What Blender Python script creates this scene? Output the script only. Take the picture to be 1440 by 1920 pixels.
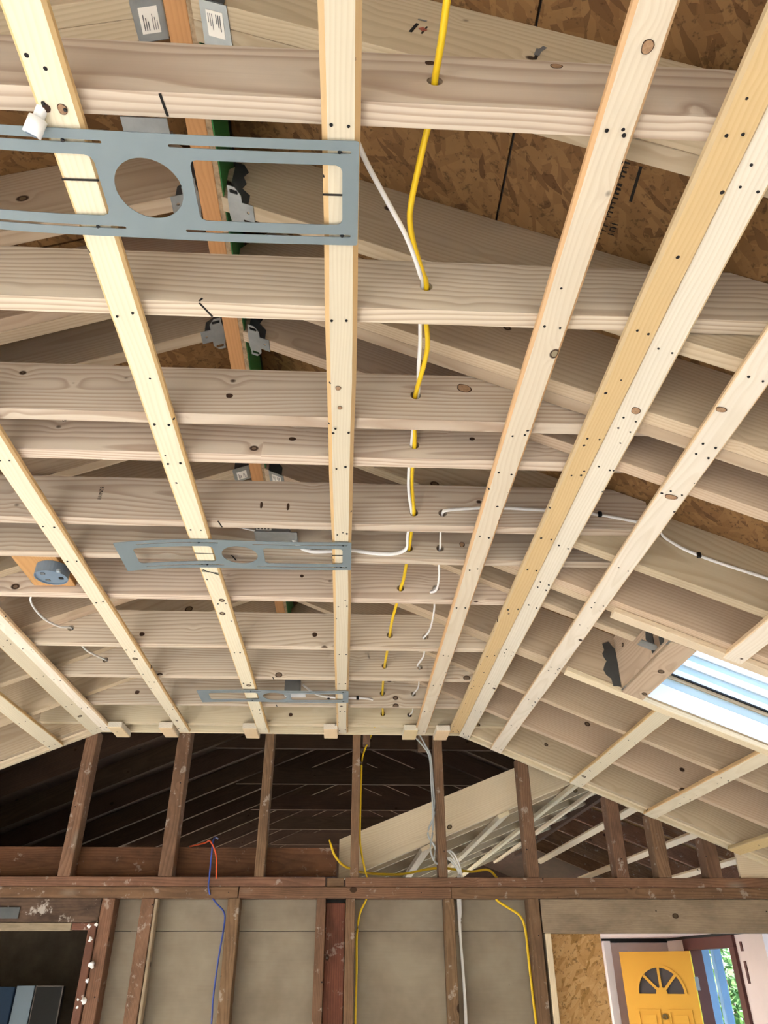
import bpy, bmesh, math, random
from mathutils import Vector, Matrix

random.seed(11)
scene = bpy.context.scene
for o in list(bpy.data.objects):
    bpy.data.objects.remove(o, do_unlink=True)
C = scene.collection

# ------------------------------------------------------------------ camera
E = 1.82                                   # eye height above the floor
YAW, PITCH, ROLL, FPX = math.radians(2.7848), math.radians(31.975), math.radians(-.1586), 1381.5
fw = Vector((math.sin(YAW)*math.cos(PITCH), math.cos(YAW)*math.cos(PITCH), math.sin(PITCH)))
rt = Vector((math.cos(YAW), -math.sin(YAW), 0)); up = rt.cross(fw)
RT = math.cos(ROLL)*rt + math.sin(ROLL)*up; UP = -math.sin(ROLL)*rt + math.cos(ROLL)*up
cam_d = bpy.data.cameras.new('camera'); cam = bpy.data.objects.new('camera', cam_d); C.objects.link(cam)
cam.matrix_world = Matrix(((RT.x, UP.x, -fw.x, 0), (RT.y, UP.y, -fw.y, 0), (RT.z, UP.z, -fw.z, E), (0, 0, 0, 1)))
cam_d.sensor_fit = 'HORIZONTAL'; cam_d.sensor_width = 36; cam_d.lens = FPX/1440*36
cam_d.clip_start = .02; cam_d.clip_end = 300
scene.camera = cam

# ------------------------------------------------------------------ light
w = bpy.data.worlds.new('sky'); scene.world = w; w.use_nodes = True
nt = w.node_tree; nt.nodes.clear()
sky = nt.nodes.new('ShaderNodeTexSky'); sky.sky_type = 'NISHITA'; sky.sun_disc = False
sky.sun_elevation = math.radians(38); sky.sun_rotation = math.radians(262); sky.air_density = 1.0; sky.dust_density = 2.5
bgn = nt.nodes.new('ShaderNodeBackground'); bgn.inputs['Strength'].default_value = .5
wo = nt.nodes.new('ShaderNodeOutputWorld')
nt.links.new(sky.outputs[0], bgn.inputs['Color']); nt.links.new(bgn.outputs[0], wo.inputs['Surface'])
sd = bpy.data.lights.new('sun', 'SUN'); sd.energy = 6.0; sd.angle = math.radians(.6); sd.color = (1, .98, .95)
so = bpy.data.objects.new('sun', sd); C.objects.link(so)
so.rotation_euler = Vector((.80, .12, -.62)).to_track_quat('-Z', 'Y').to_euler()   # through the openings of the left wall
vs = scene.view_settings
scene.display_settings.display_device = 'sRGB'
vs.view_transform = 'Standard'; vs.look = 'None'; vs.gamma = 1; vs.exposure = 1.22; vs.use_curve_mapping = False
try:
    scene.cycles.use_denoising = True; scene.cycles.max_bounces = 7; scene.cycles.diffuse_bounces = 5; scene.cycles.adaptive_threshold = .12; scene.cycles.adaptive_min_samples = 10
    scene.cycles.sample_clamp_indirect = 6
except Exception:
    pass

# ------------------------------------------------------------------ helpers
def V(x, y, z): return Vector((x, y, z+E))          # coordinates are measured from eye level
def ray(px, py): return RT*((px-720)/FPX) - UP*((py-960)/FPX) + fw
def atY(px, py, Y): d = ray(px, py)*1; d *= Y/d.y; return Vector((d.x, d.y, d.z))
def atZ(px, py, z): d = ray(px, py)*1; d *= z/d.z; return Vector((d.x, d.y, d.z))
def lift(p): return Vector((p[0], p[1], p[2]+E))
M45 = .4167
def zR(X): return 1.09 - M45*(X-.605)
def zL(X): return 1.09 + M45*(X+1.316)
TH = math.atan(M45)
ORD = ['first', 'second', 'third', 'fourth', 'fifth', 'sixth', 'seventh', 'eighth', 'ninth', 'tenth', 'eleventh', 'twelfth', 'thirteenth']

def s2l(h):
    h = h.lstrip('#'); out = []
    for i in (0, 2, 4):
        c = int(h[i:i+2], 16)/255
        out.append(c/12.92 if c <= .04045 else ((c+.055)/1.055)**2.4)
    return (*out, 1)

class NT:
    def __init__(s, name):
        s.m = bpy.data.materials.new(name); s.m.use_nodes = True; s.t = s.m.node_tree; s.t.nodes.clear()
        s.out = s.n('ShaderNodeOutputMaterial'); s.b = s.n('ShaderNodeBsdfPrincipled'); s.l(s.b, 0, s.out, 'Surface')
    def n(s, t, **kw):
        x = s.t.nodes.new(t)
        for k, v in kw.items(): setattr(x, k, v)
        return x
    def l(s, a, ao, b, bi): s.t.links.new(a.outputs[ao], b.inputs[bi])
    def src(s, v, node, i):
        if isinstance(v, tuple) and len(v) == 2 and hasattr(v[0], 'outputs'): s.l(v[0], v[1], node, i)
        else: node.inputs[i].default_value = v
    def math(s, op, a, b=0., c=None):
        x = s.n('ShaderNodeMath', operation=op); s.src(a, x, 0); s.src(b, x, 1)
        if c is not None: s.src(c, x, 2)
        return (x, 0)
    def mix(s, f, a, b, mode='MIX'):
        x = s.n('ShaderNodeMix', data_type='RGBA', blend_type=mode); s.src(f, x, 0); s.src(a, x, 6); s.src(b, x, 7); return (x, 2)
    def ramp(s, f, stops, interp='LINEAR'):
        x = s.n('ShaderNodeValToRGB'); s.src(f, x, 0); r = x.color_ramp; r.interpolation = interp
        while len(r.elements) < len(stops): r.elements.new(.5)
        for e, (p, c) in zip(r.elements, stops):
            e.position = p; e.color = c if len(c) == 4 else (*c, 1)
        return (x, 0)
    def noise(s, vec, scale, detail=2, rough=.5, out=0):
        x = s.n('ShaderNodeTexNoise'); s.src(vec, x, 'Vector'); x.inputs['Scale'].default_value = scale
        x.inputs['Detail'].default_value = detail; x.inputs['Roughness'].default_value = rough; return (x, out)
    def voro(s, vec, scale, feature='F1', rnd=1.):
        x = s.n('ShaderNodeTexVoronoi', feature=feature); s.src(vec, x, 'Vector'); x.inputs['Scale'].default_value = scale
        x.inputs['Randomness'].default_value = rnd; return x
    def vm(s, op, a, b=(0, 0, 0)):
        x = s.n('ShaderNodeVectorMath', operation=op); s.src(a, x, 0); s.src(b, x, 1); return (x, 0)
    def map(s, vec, scale=(1, 1, 1), rot=(0, 0, 0), loc=(0, 0, 0)):
        x = s.n('ShaderNodeMapping'); s.src(vec, x, 'Vector'); x.inputs['Scale'].default_value = scale
        x.inputs['Rotation'].default_value = rot; x.inputs['Location'].default_value = loc; return (x, 0)

def wood(name, light, dark, edge=None, ring=.75, freq=150, knots=.55, dots=0., rough=.75, grime=0., paint=0., sat=.9):
    """lumber: growth rings cut by the board, knots, nail holes; local x runs along the grain (metres)"""
    N = NT(name); tc = N.n('ShaderNodeTexCoord'); oi = N.n('ShaderNodeObjectInfo'); rnd = (oi, 'Random')
    P = (tc, 'Object'); L, D = s2l(light), s2l(dark)
    off = N.n('ShaderNodeCombineXYZ'); N.src(N.math('MULTIPLY', rnd, 37.), off, 0); N.src(N.math('MULTIPLY', rnd, 91.), off, 1); N.src(N.math('MULTIPLY', rnd, 53.), off, 2)
    Q = N.vm('ADD', P, (off, 0))
    kv = N.voro(N.map(Q, (.75, 1, 1)), 11); kd = (kv, 'Distance'); ksep = N.n('ShaderNodeSeparateColor'); N.l(kv, 'Color', ksep, 0)
    on = N.math('GREATER_THAN', (ksep, 0), 1-knots)
    kr = N.math('MULTIPLY_ADD', (ksep, 1), .09, .05)
    bump = N.math('MULTIPLY', N.math('MULTIPLY', on, .012), N.math('POWER', 2.718, N.math('MULTIPLY', N.math('MULTIPLY', kd, kd), -22.)))
    sp = N.n('ShaderNodeSeparateXYZ'); N.src(P, sp, 0)
    wn = N.n('ShaderNodeTexNoise'); N.src(N.map(Q, (1.1, 5, 5)), wn, 'Vector'); wn.inputs['Scale'].default_value = 1.0; wn.inputs['Detail'].default_value = 2
    ws = N.n('ShaderNodeSeparateColor'); N.l(wn, 'Color', ws, 0)
    f1 = N.math('FRACT', N.math('MULTIPLY', rnd, 13.7)); f2 = N.math('FRACT', N.math('MULTIPLY', rnd, 29.3)); f3 = N.math('FRACT', N.math('MULTIPLY', rnd, 71.9))
    yy = N.math('ADD', N.math('ADD', (sp, 1), N.math('MULTIPLY_ADD', f1, .16, -.08)), N.math('ADD', N.math('MULTIPLY', (sp, 0), N.math('MULTIPLY_ADD', f3, .05, -.025)), N.math('MULTIPLY', (ws, 0), .075)))
    zz = N.math('ADD', N.math('ADD', (sp, 2), N.math('MULTIPLY_ADD', f2, .14, -.07)), N.math('ADD', N.math('MULTIPLY', (sp, 0), N.math('MULTIPLY_ADD', f1, .06, -.03)), N.math('MULTIPLY', (ws, 1), .075)))
    r = N.math('SQRT', N.math('ADD', N.math('MULTIPLY', yy, yy), N.math('MULTIPLY', zz, zz)))
    r = N.math('ADD', r, bump)
    t = N.math('FRACT', N.math('MULTIPLY', r, freq))
    grain = N.ramp(t, [(0, (.15,)*3), (.35, (.2,)*3), (.82, (1,)*3), (.93, (.75,)*3), (1, (.15,)*3)])
    fine = N.noise(N.map(Q, (3, 140, 140)), 1, 2)
    broad = N.noise(N.map(Q, (.9, 7, 7)), 1, 2)
    col = N.mix(N.math('MULTIPLY', grain, ring), L, D)
    col = N.mix(N.math('MULTIPLY_ADD', broad, .5, -.1), col, tuple(c*.72 for c in L[:3])+(1,))
    col = N.mix(N.math('MULTIPLY', fine, .22), col, tuple(c*.6 for c in D[:3])+(1,))
    if edge:
        sn = N.n('ShaderNodeSeparateXYZ'); N.l(tc, 'Normal', sn, 0)
        em = N.math('GREATER_THAN', N.math('ABSOLUTE', (sn, 1)), .55)
        en = N.noise(N.map(Q, (2, 20, 20)), 1, 2)
        col = N.mix(N.math('MULTIPLY', em, N.math('MULTIPLY_ADD', en, .5, .55)), col, s2l(edge))
    val = N.math('MULTIPLY_ADD', f2, .22, .89); hs = N.n('ShaderNodeHueSaturation'); N.src(col, hs, 'Color'); N.src(val, hs, 'Value'); hs.inputs['Saturation'].default_value = sat
    N.src(N.math('MULTIPLY_ADD', f3, .02, .49), hs, 'Hue'); col = (hs, 0)
    kedge = N.math('MULTIPLY', on, N.ramp(N.math('SUBTRACT', kd, kr), [(0, (1,)*3), (.012, (.75,)*3), (.03, (0,)*3)]))
    kcol = N.mix(N.math('LESS_THAN', N.math('SUBTRACT', kd, kr), -.022), (.045, .022, .012, 1), tuple(c*.42 for c in D[:3])+(1,))
    col = N.mix(kedge, col, kcol)
    if dots:
        dv = N.voro(Q, 20); ds = N.n('ShaderNodeSeparateColor'); N.l(dv, 'Color', ds, 0)
        dm = N.math('MULTIPLY', N.math('LESS_THAN', (dv, 'Distance'), .075), N.math('LESS_THAN', (ds, 0), dots))
        col = N.mix(dm, col, (.012, .01, .012, 1))
        sv = N.voro(N.map(Q, (.35, 1, 1)), 9); ss = N.n('ShaderNodeSeparateColor'); N.l(sv, 'Color', ss, 0)
        sm = N.math('MULTIPLY', N.ramp((sv, 'Distance'), [(0, (.5,)*3), (.2, (0,)*3)]), N.math('LESS_THAN', (ss, 1), .3))
        col = N.mix(sm, col, s2l('8d8a80'))
    if grime:
        g = N.ramp(N.noise(N.map(Q, (.45, 1, 1)), 11, 4, .7), [(.38, (0,)*3), (.66, (1,)*3)])
        col = N.mix(N.math('MULTIPLY', g, grime), col, s2l('2a211b'))
    if paint:
        g = N.ramp(N.noise(Q, 17, 5, .7), [(.60, (0,)*3), (.66, (1,)*3)])
        col = N.mix(N.math('MULTIPLY', g, paint), col, s2l('b5ada4'))
    N.src(col, N.b, 'Base Color'); N.b.inputs['Roughness'].default_value = rough
    N.b.inputs['Specular IOR Level'].default_value = .25
    bp = N.n('ShaderNodeBump'); bp.inputs['Strength'].default_value = .12; bp.inputs['Distance'].default_value = .002
    N.src(fine, bp, 'Height'); N.l(bp, 0, N.b, 'Normal')
    return N.m

def plain(name, col, rough=.6, metal=0., var=.0, scale=8, spec=.4, col2=None):
    N = NT(name); c = s2l(col)
    if var:
        tc = N.n('ShaderNodeTexCoord'); n = N.noise((tc, 'Object'), scale, 5, .6)
        c2 = s2l(col2) if col2 else tuple(x*.55 for x in c[:3])+(1,)
        N.src(N.mix(N.math('MULTIPLY', N.ramp(n, [(.35, (0,)*3), (.7, (1,)*3)]), var), c, c2), N.b, 'Base Color')
    else: N.b.inputs['Base Color'].default_value = c
    N.b.inputs['Roughness'].default_value = rough; N.b.inputs['Metallic'].default_value = metal; N.b.inputs['Specular IOR Level'].default_value = spec
    return N.m

def osb(name, a, b, c):
    N = NT(name); tc = N.n('ShaderNodeTexCoord'); P = (tc, 'Object'); col = None
    wv = N.noise(P, 9, 1, .5, 1); Pw = N.vm('ADD', P, N.vm('MULTIPLY', N.vm('SUBTRACT', wv, (.5, .5, .5)), (.03, .03, .03)))
    for i, (rot, sc) in enumerate(((.45, (13, 60, 3)), (-.8, (15, 66, 3)), (1.75, (14, 58, 3)), (2.5, (17, 70, 3)))):
        v = N.voro(N.map(N.map(Pw, (1, 1, 1), (0, 0, rot)), sc, (0, 0, 0), (i*3.1, i*1.7, 0)), 1.0); s = N.n('ShaderNodeSeparateColor'); N.l(v, 'Color', s, 0)
        ci = N.ramp((s, 0), [(0, s2l(c)), (.18, s2l(b)), (.7, s2l(a)), (1, s2l(b))])
        col = ci if col is None else N.mix(N.math('GREATER_THAN', (s, 1), .62), col, ci)
    sp = N.ramp(N.noise(P, 60, 3, .7), [(.56, (0,)*3), (.66, (1,)*3)])
    col = N.mix(N.math('MULTIPLY', sp, .6), col, s2l('3a2817'))
    col = N.mix(N.math('MULTIPLY', N.noise(P, 2.5, 2), .35), col, s2l(c))
    N.src(col, N.b, 'Base Color'); N.b.inputs['Roughness'].default_value = .8; N.b.inputs['Specular IOR Level'].default_value = .2
    return N.m

MAT = dict(
    joist=wood('joist_wood', 'dccfba', 'a98f77', ring=.85, freq=82, knots=.35),
    rafter=wood('rafter_wood', 'c9b599', 'a28868', ring=.5, freq=110, knots=.45),
    strap=wood('strap_wood', 'e2d8bf', 'cdbd9c', edge='d2a764', ring=.45, freq=130, knots=.35, dots=.8),
    strap_y=wood('strap_yellow_wood', 'e4c68e', 'cba25f', edge='c9b187', ring=.4, freq=120, knots=.3, dots=.8),
    strap_w=wood('strap_white_wood', 'e8e0cf', 'cbbea2', edge='d8bb88', ring=.4, freq=120, knots=.45, dots=.8),
    ridge=wood('ridge_wood', 'c98f54', 'a86c36', ring=.4, freq=160, knots=.15),
    pale=wood('pale_wood', 'e9dabb', 'cbb083', ring=.45, freq=130, knots=.35),
    old=wood('old_stud_wood', '8b6c52', '5a4230', ring=.55, freq=150, knots=.35, dots=.5, grime=.42, paint=.5, rough=.9, sat=.95),
    oldp=wood('old_plate_wood', '8d6a50', '5c412f', ring=.6, freq=120, knots=.4, dots=.4, grime=.38, paint=.45, rough=.9, sat=.95),
    red=wood('old_red_wood', '7a4a30', '4c2a18', ring=.5, freq=110, knots=.5, grime=.5, paint=.3, rough=.9),
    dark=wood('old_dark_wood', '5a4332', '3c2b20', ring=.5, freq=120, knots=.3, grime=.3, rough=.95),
    header=wood('header_wood', 'a8977c', '7f6c52', ring=.35, freq=120, knots=.6, grime=.35, dots=.4, rough=.85),
    header2=wood('dirty_header_wood', '6b5244', '43322a', ring=.4, freq=110, knots=.4, grime=.7, paint=.85, rough=.9),
    jamb=wood('reddish_jamb_wood', '7d4d3c', '553026', ring=.3, freq=120, knots=.2, grime=.4, paint=.6),
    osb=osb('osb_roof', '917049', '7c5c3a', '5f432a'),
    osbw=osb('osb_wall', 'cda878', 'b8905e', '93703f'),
    osbe=plain('osb_edge', 'b29a7c', .9, var=.8, scale=90, col2='6c5a44'),
    green=plain('green_sheathing', '2f7a3c', .55, var=.25, scale=3),
    tape=plain('black_tape', '141414', .6),
    steel=plain('galvanised_plate', '7b888e', .55, .2, var=.2, scale=14, col2='69767c', spec=.3),
    steel2=plain('galvanised_hanger', 'aab0b2', .38, .7, var=.3, scale=25, col2='6d7376'),
    steeld=plain('dark_hanger', '5c6062', .5, .6, var=.3, scale=25, col2='3c4042'),
    screw=plain('black_screw', '17181b', .45, .3),
    label=plain('white_label', 'ece9e2', .6), ink=plain('black_ink', '16120f', .8), knot=plain('knot_rim', '3a2415', .8), knotc=plain('knot_core', 'a8886a', .7, var=.7, scale=160, col2='7d5d42'), inkg=plain('grey_print', '6a6a6a', .8), redink=plain('red_ink', 'a05a48', .8),
    yellow=plain('yellow_cable', 'e3bf1e', .4), white=plain('white_cable', 'e6e6e6', .4), grey=plain('grey_cable', 'aeb4b6', .4),
    orange=plain('orange_cable', 'd2552a', .5), blue=plain('blue_cable', '3b4f9c', .5),
    boxblue=plain('blue_grey_box', '76889a', .5, .1, var=.2, scale=20), boxgrey=plain('grey_box', '7c7f80', .45, .5, var=.2, scale=30),
    wax=plain('white_plastic', 'f2f4f6', .35),
    plaster=plain('pink_plaster', 'e6d5cf', .85, var=.2, scale=2),
    plasterw=plain('white_trim', 'e8e4e2', .6),
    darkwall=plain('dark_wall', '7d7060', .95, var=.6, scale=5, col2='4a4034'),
    navy=plain('navy_panel', '35506e', .5), silver=plain('silver_strip', '9fb0bd', .35, .5), black=plain('black_panel', '2a2825', .5),
    pinkline=plain('pale_outline', '8a8078', .5),
    door=plain('yellow_door_paint', 'e0a63a', .5), doorl=plain('yellow_door_edge', 'efe04a', .5),
    frame=plain('maroon_frame', '5b2f29', .55, var=.3, scale=9), pane=plain('smoky_pane', '55504f', .15, .0, spec=.6),
    brass=plain('brass', '8f7c55', .35, .8),
    porch=plain('blue_porch_paint', '7fa6cf', .7, var=.3, scale=5), leaf=plain('leaf_green', '5f8a4a', .7, var=.5, scale=9),
    subfloor=plain('subfloor_grey', 'dcdad6', .8, var=.3, scale=3, col2='c4c1ba'),
    drywall=plain('white_wall', 'e6e1d6', .8), roof_blocker=plain('roof_blocker', '46423f', .95, var=.3), ground=plain('ground', 'b0ab9a', .95, var=.4, scale=1.2),
    paleblue=plain('pale_blue_frame_and_shade', 'b6ced8', .5), vinyl=plain('white_frame_and_glare', 'eef3f6', .45),
)
N = NT('grey_sheathing'); _tc = N.n('ShaderNodeTexCoord'); _oi = N.n('ShaderNodeObjectInfo')
_q = N.vm('ADD', (_tc, 'Object'), N.vm('MULTIPLY', (_oi, 'Location'), (3.1, 1, 2.3)))
_c = N.mix(N.ramp(N.noise(_q, 3.2, 4, .6), [(.4, (0,)*3), (.65, (.8,)*3)]), s2l('978d7c'), s2l('7c705f'))
_c = N.mix(N.math('MULTIPLY', N.noise(N.map(_q, (1, 1, 14)), 9, 3), .25), _c, s2l('6c6150'))
_v = N.voro(_q, 9); _s = N.n('ShaderNodeSeparateColor'); N.l(_v, 'Color', _s, 0)
_c = N.mix(N.math('MULTIPLY', N.math('LESS_THAN', (_v, 'Distance'), .05), N.math('GREATER_THAN', (_s, 0), .45)), _c, s2l('2c251e'))
N.src(_c, N.b, 'Base Color'); N.b.inputs['Roughness'].default_value = .9; MAT['sheath'] = N.m
N = NT('skylight_glass'); N.b.inputs['Base Color'].default_value = (.95, .98, 1, 1); N.b.inputs['Roughness'].default_value = 0
N.b.inputs['Transmission Weight'].default_value = 1; N.b.inputs['IOR'].default_value = 1.05; MAT['glass'] = N.m

def link(name, me, mat, parent=None, mw=None):
    o = bpy.data.objects.new(name, me); C.objects.link(o)
    if mat is not None and not me.materials: me.materials.append(MAT[mat] if isinstance(mat, str) else mat)
    if mw is not None: o.matrix_world = mw
    if parent is not None:
        o.parent = parent; o.matrix_parent_inverse = parent.matrix_world.inverted()
    return o
def tag(o, label=None, cat=None, group=None, kind=None):
    for k, v in (('label', label), ('category', cat), ('group', group), ('kind', kind)):
        if v: o[k] = v
    return o
def empty(name, p):
    o = bpy.data.objects.new(name, None); C.objects.link(o); o.empty_display_size = .05
    o.matrix_world = Matrix.Translation(lift(p)); return o
def bm_mesh(bm, name):
    bmesh.ops.recalc_face_normals(bm, faces=bm.faces[:]); me = bpy.data.meshes.new(name); bm.to_mesh(me); bm.free(); return me
def frame(a, b, upv=(0, 0, 1)):
    x = (b-a).normalized(); z = Vector(upv); z = (z - x*z.dot(x)).normalized(); y = z.cross(x)
    return Matrix(((x.x, y.x, z.x, a.x), (x.y, y.y, z.y, a.y), (x.z, y.z, z.z, a.z), (0, 0, 0, 1)))
def box_bm(x0, x1, y0, y1, z0, z1, bev=0, s0=0, s1=0):
    bm = bmesh.new(); vv = []
    for x, s in ((x0, s0), (x1, s1)):
        for y, z in ((y0, z0), (y1, z0), (y1, z1), (y0, z1)): vv.append(bm.verts.new((x + s*(z-(z0+z1)/2), y, z)))
    for f in ((0, 1, 2, 3), (7, 6, 5, 4), (0, 4, 5, 1), (1, 5, 6, 2), (2, 6, 7, 3), (3, 7, 4, 0)): bm.faces.new([vv[i] for i in f])
    if bev:
        bmesh.ops.recalc_face_normals(bm, faces=bm.faces[:])
        bmesh.ops.bevel(bm, geom=bm.edges[:], offset=bev, segments=1, affect='EDGES')
    return bm
def beam(name, a, b, wd, th, mat, parent=None, upv=(0, 0, 1), bev=.0015, s0=0, s1=0, wob=0., seg=0):
    """board from a to b (centre line), width wd across, thickness th along up; grain along local x"""
    a, b = lift(a), lift(b); L = (b-a).length; bm = box_bm(0, L, -wd/2, wd/2, -th/2, th/2, bev, s0, s1)
    if seg:
        for k in range(1, seg):
            bmesh.ops.bisect_plane(bm, geom=bm.verts[:]+bm.edges[:]+bm.faces[:], plane_co=(L*k/seg, 0, 0), plane_no=(1, 0, 0))
        rr = random.Random(name+str(a)); ph = [rr.uniform(0, 6.28) for _ in range(4)]
        for v in bm.verts:
            s = 1 if v.co.y > 0 else -1
            v.co.y += wob*(math.sin(v.co.x*4.1+ph[0]+s) + .6*math.sin(v.co.x*11+ph[1]*s)) * .5
            v.co.z += wob*.5*math.sin(v.co.x*3+ph[2])
    return link(name, bm_mesh(bm, name), mat, parent, frame(a, b, upv))
def box(name, x0, x1, y0, y1, z0, z1, mat, parent=None, bev=0, axis='x'):
    """axis-aligned box (eye-level coordinates); grain along the given axis"""
    c = V((x0+x1)/2, (y0+y1)/2, (z0+z1)/2); d = (x1-x0, y1-y0, z1-z0)
    if axis == 'x': R = Matrix.Identity(4); q = d
    elif axis == 'z': R = Matrix(((0, 1, 0, 0), (0, 0, 1, 0), (1, 0, 0, 0), (0, 0, 0, 1))); q = (d[2], d[0], d[1])
    else: R = Matrix(((0, 0, 1, 0), (1, 0, 0, 0), (0, 1, 0, 0), (0, 0, 0, 1))); q = (d[1], d[2], d[0])
    bm = box_bm(-q[0]/2, q[0]/2, -q[1]/2, q[1]/2, -q[2]/2, q[2]/2, bev)
    return link(name, bm_mesh(bm, name), mat, parent, Matrix.Translation(c) @ R)
def prism(name, poly, y0, y1, mat, parent=None, org=None, holes=()):
    """polygon in X-Z pushed from y0 to y1"""
    ox, oz = org or poly[0]; bm = bmesh.new()
    A = [bm.verts.new((x-ox, 0, z-oz)) for x, z in poly]; B = [bm.verts.new((x-ox, y1-y0, z-oz)) for x, z in poly]
    bm.faces.new(A); bm.faces.new(B[::-1]); n = len(poly)
    for i in range(n): bm.faces.new((A[i], B[i], B[(i+1) % n], A[(i+1) % n]))
    me = bm_mesh(bm, name); o = link(name, me, mat, parent, Matrix.Translation(V(ox, y0, oz)))
    if holes:
        cb = bmesh.new()
        for hx, hz, hr in holes:
            bmesh.ops.create_cone(cb, cap_ends=True, segments=18, radius1=hr, radius2=hr, depth=.2,
                                  matrix=Matrix.Translation((hx-ox, (y1-y0)/2, hz-oz)) @ Matrix.Rotation(math.pi/2, 4, 'X'))
        co = bpy.data.objects.new('cut', bm_mesh(cb, 'cut')); C.objects.link(co); co.matrix_world = o.matrix_world.copy()
        md = o.modifiers.new('holes', 'BOOLEAN'); md.object = co; md.operation = 'DIFFERENCE'; md.solver = 'EXACT'
        bpy.context.view_layer.update()
        ev = o.evaluated_get(bpy.context.evaluated_depsgraph_get()); nm = bpy.data.meshes.new_from_object(ev)
        o.modifiers.clear(); o.data = nm; bpy.data.objects.remove(co, do_unlink=True)
    return o
def smooth_path(pts, n=6):
    P = [Vector(p) for p in pts]; out = []
    for i in range(len(P)-1):
        p0, p1, p2, p3 = P[max(i-1, 0)], P[i], P[i+1], P[min(i+2, len(P)-1)]
        for k in range(n):
            t = k/n
            out.append(.5*((2*p1) + (p2-p0)*t + (2*p0-5*p1+4*p2-p3)*t*t + (3*p1-p0-3*p2+p3)*t**3))
    out.append(P[-1]); return out
def tube(name, pts, rx, ry, mat, parent=None, n=6, seg=8, side=(0, 0, 1), org=None):
    pts = smooth_path([lift(p) for p in pts], n) if n > 1 else [lift(p) for p in pts]
    bm = bmesh.new(); rings = []; o0 = pts[0].copy()
    for i, p in enumerate(pts):
        t = (pts[min(i+1, len(pts)-1)]-pts[max(i-1, 0)]).normalized(); s = Vector(side)
        a = t.cross(s)
        if a.length < .1: a = t.cross(Vector((1, 0, 0)))
        a.normalize(); b = a.cross(t)
        rings.append([bm.verts.new(p-o0+a*rx*math.cos(2*math.pi*k/seg)+b*ry*math.sin(2*math.pi*k/seg)) for k in range(seg)])
    for r0, r1 in zip(rings, rings[1:]):
        for k in range(seg):
            f = bm.faces.new((r0[k], r0[(k+1) % seg], r1[(k+1) % seg], r1[k])); f.smooth = True
    bm.faces.new(rings[0][::-1]); bm.faces.new(rings[-1])
    return link(name, bm_mesh(bm, name), mat, parent, Matrix.Translation(o0))
def sheet(name, outer, holes, th, mat, mw, parent=None, bend=None, deform=None):
    """flat plate with openings, drawn in local x-y, thickness th"""
    cu = bpy.data.curves.new(name, 'CURVE'); cu.dimensions = '2D'; cu.fill_mode = 'BOTH'; cu.extrude = 0 if deform else th/2
    for loop in [outer]+list(holes):
        s = cu.splines.new('POLY'); s.points.add(len(loop)-1)
        for p, q in zip(s.points, loop): p.co = (q[0], q[1], 0, 1)
        s.use_cyclic_u = True
    to = bpy.data.objects.new('tmp', cu); C.objects.link(to); bpy.context.view_layer.update()
    me = bpy.data.meshes.new_from_object(to.evaluated_get(bpy.context.evaluated_depsgraph_get()))
    bpy.data.objects.remove(to, do_unlink=True); bpy.data.curves.remove(cu)
    if deform:
        b2 = bmesh.new(); b2.from_mesh(me); xs_ = [v.co.x for v in b2.verts]; x = min(xs_)+.02
        while x < max(xs_):
            bmesh.ops.bisect_plane(b2, geom=b2.verts[:]+b2.edges[:]+b2.faces[:], plane_co=(x, 0, 0), plane_no=(1, 0, 0)); x += .02
        bmesh.ops.remove_doubles(b2, verts=b2.verts[:], dist=1e-6)
        bmesh.ops.recalc_face_normals(b2, faces=b2.faces[:])
        for v in b2.verts: v.co.z += deform(v.co.x, v.co.y)
        bmesh.ops.solidify(b2, geom=b2.faces[:], thickness=th); b2.to_mesh(me); b2.free()
    me.materials.clear(); me.name = name
    for p in me.polygons: p.use_smooth = False
    return link(name, me, mat, parent, mw)
def dense(x0, y0, x1, y1, step=.025):
    """rectangle outline with points along the long sides"""
    n = max(1, int(abs(x1-x0)/step)); xs = [x0+(x1-x0)*i/n for i in range(n+1)]
    return [(x, y0) for x in xs]+[(x, y1) for x in reversed(xs)]
def rrect(x0, y0, x1, y1, r=.008, step=.025):
    xs = [x0+r+(x1-x0-2*r)*i/max(1, int((x1-x0)/step)) for i in range(max(1, int((x1-x0)/step))+1)]
    out = [(x0, y0+r), (x0+.3*r, y0+.3*r)]+[(x, y0) for x in xs]+[(x1-.3*r, y0+.3*r), (x1, y0+r), (x1, y1-r), (x1-.3*r, y1-.3*r)]
    return out+[(x, y1) for x in reversed(xs)]+[(x0+.3*r, y1-.3*r), (x0, y1-r)]
def circ(cx, cy, r, n=40): return [(cx+r*math.cos(2*math.pi*k/n), cy+r*math.sin(2*math.pi*k/n)) for k in range(n)]
_sc = bmesh.new(); bmesh.ops.create_cone(_sc, cap_ends=True, segments=10, radius1=.0042, radius2=.003, depth=.003)
SCREW = bm_mesh(_sc, 'screw'); SCREW.materials.append(MAT['screw'])
def screw(parent, p, rot=None, s=1.):
    mw = Matrix.Translation(lift(p))
    if rot is not None: mw = mw @ rot
    return link('screw', SCREW, None, parent, mw @ Matrix.Scale(s, 4))
FLIP = Matrix.Rotation(math.pi, 4, 'X')

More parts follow.
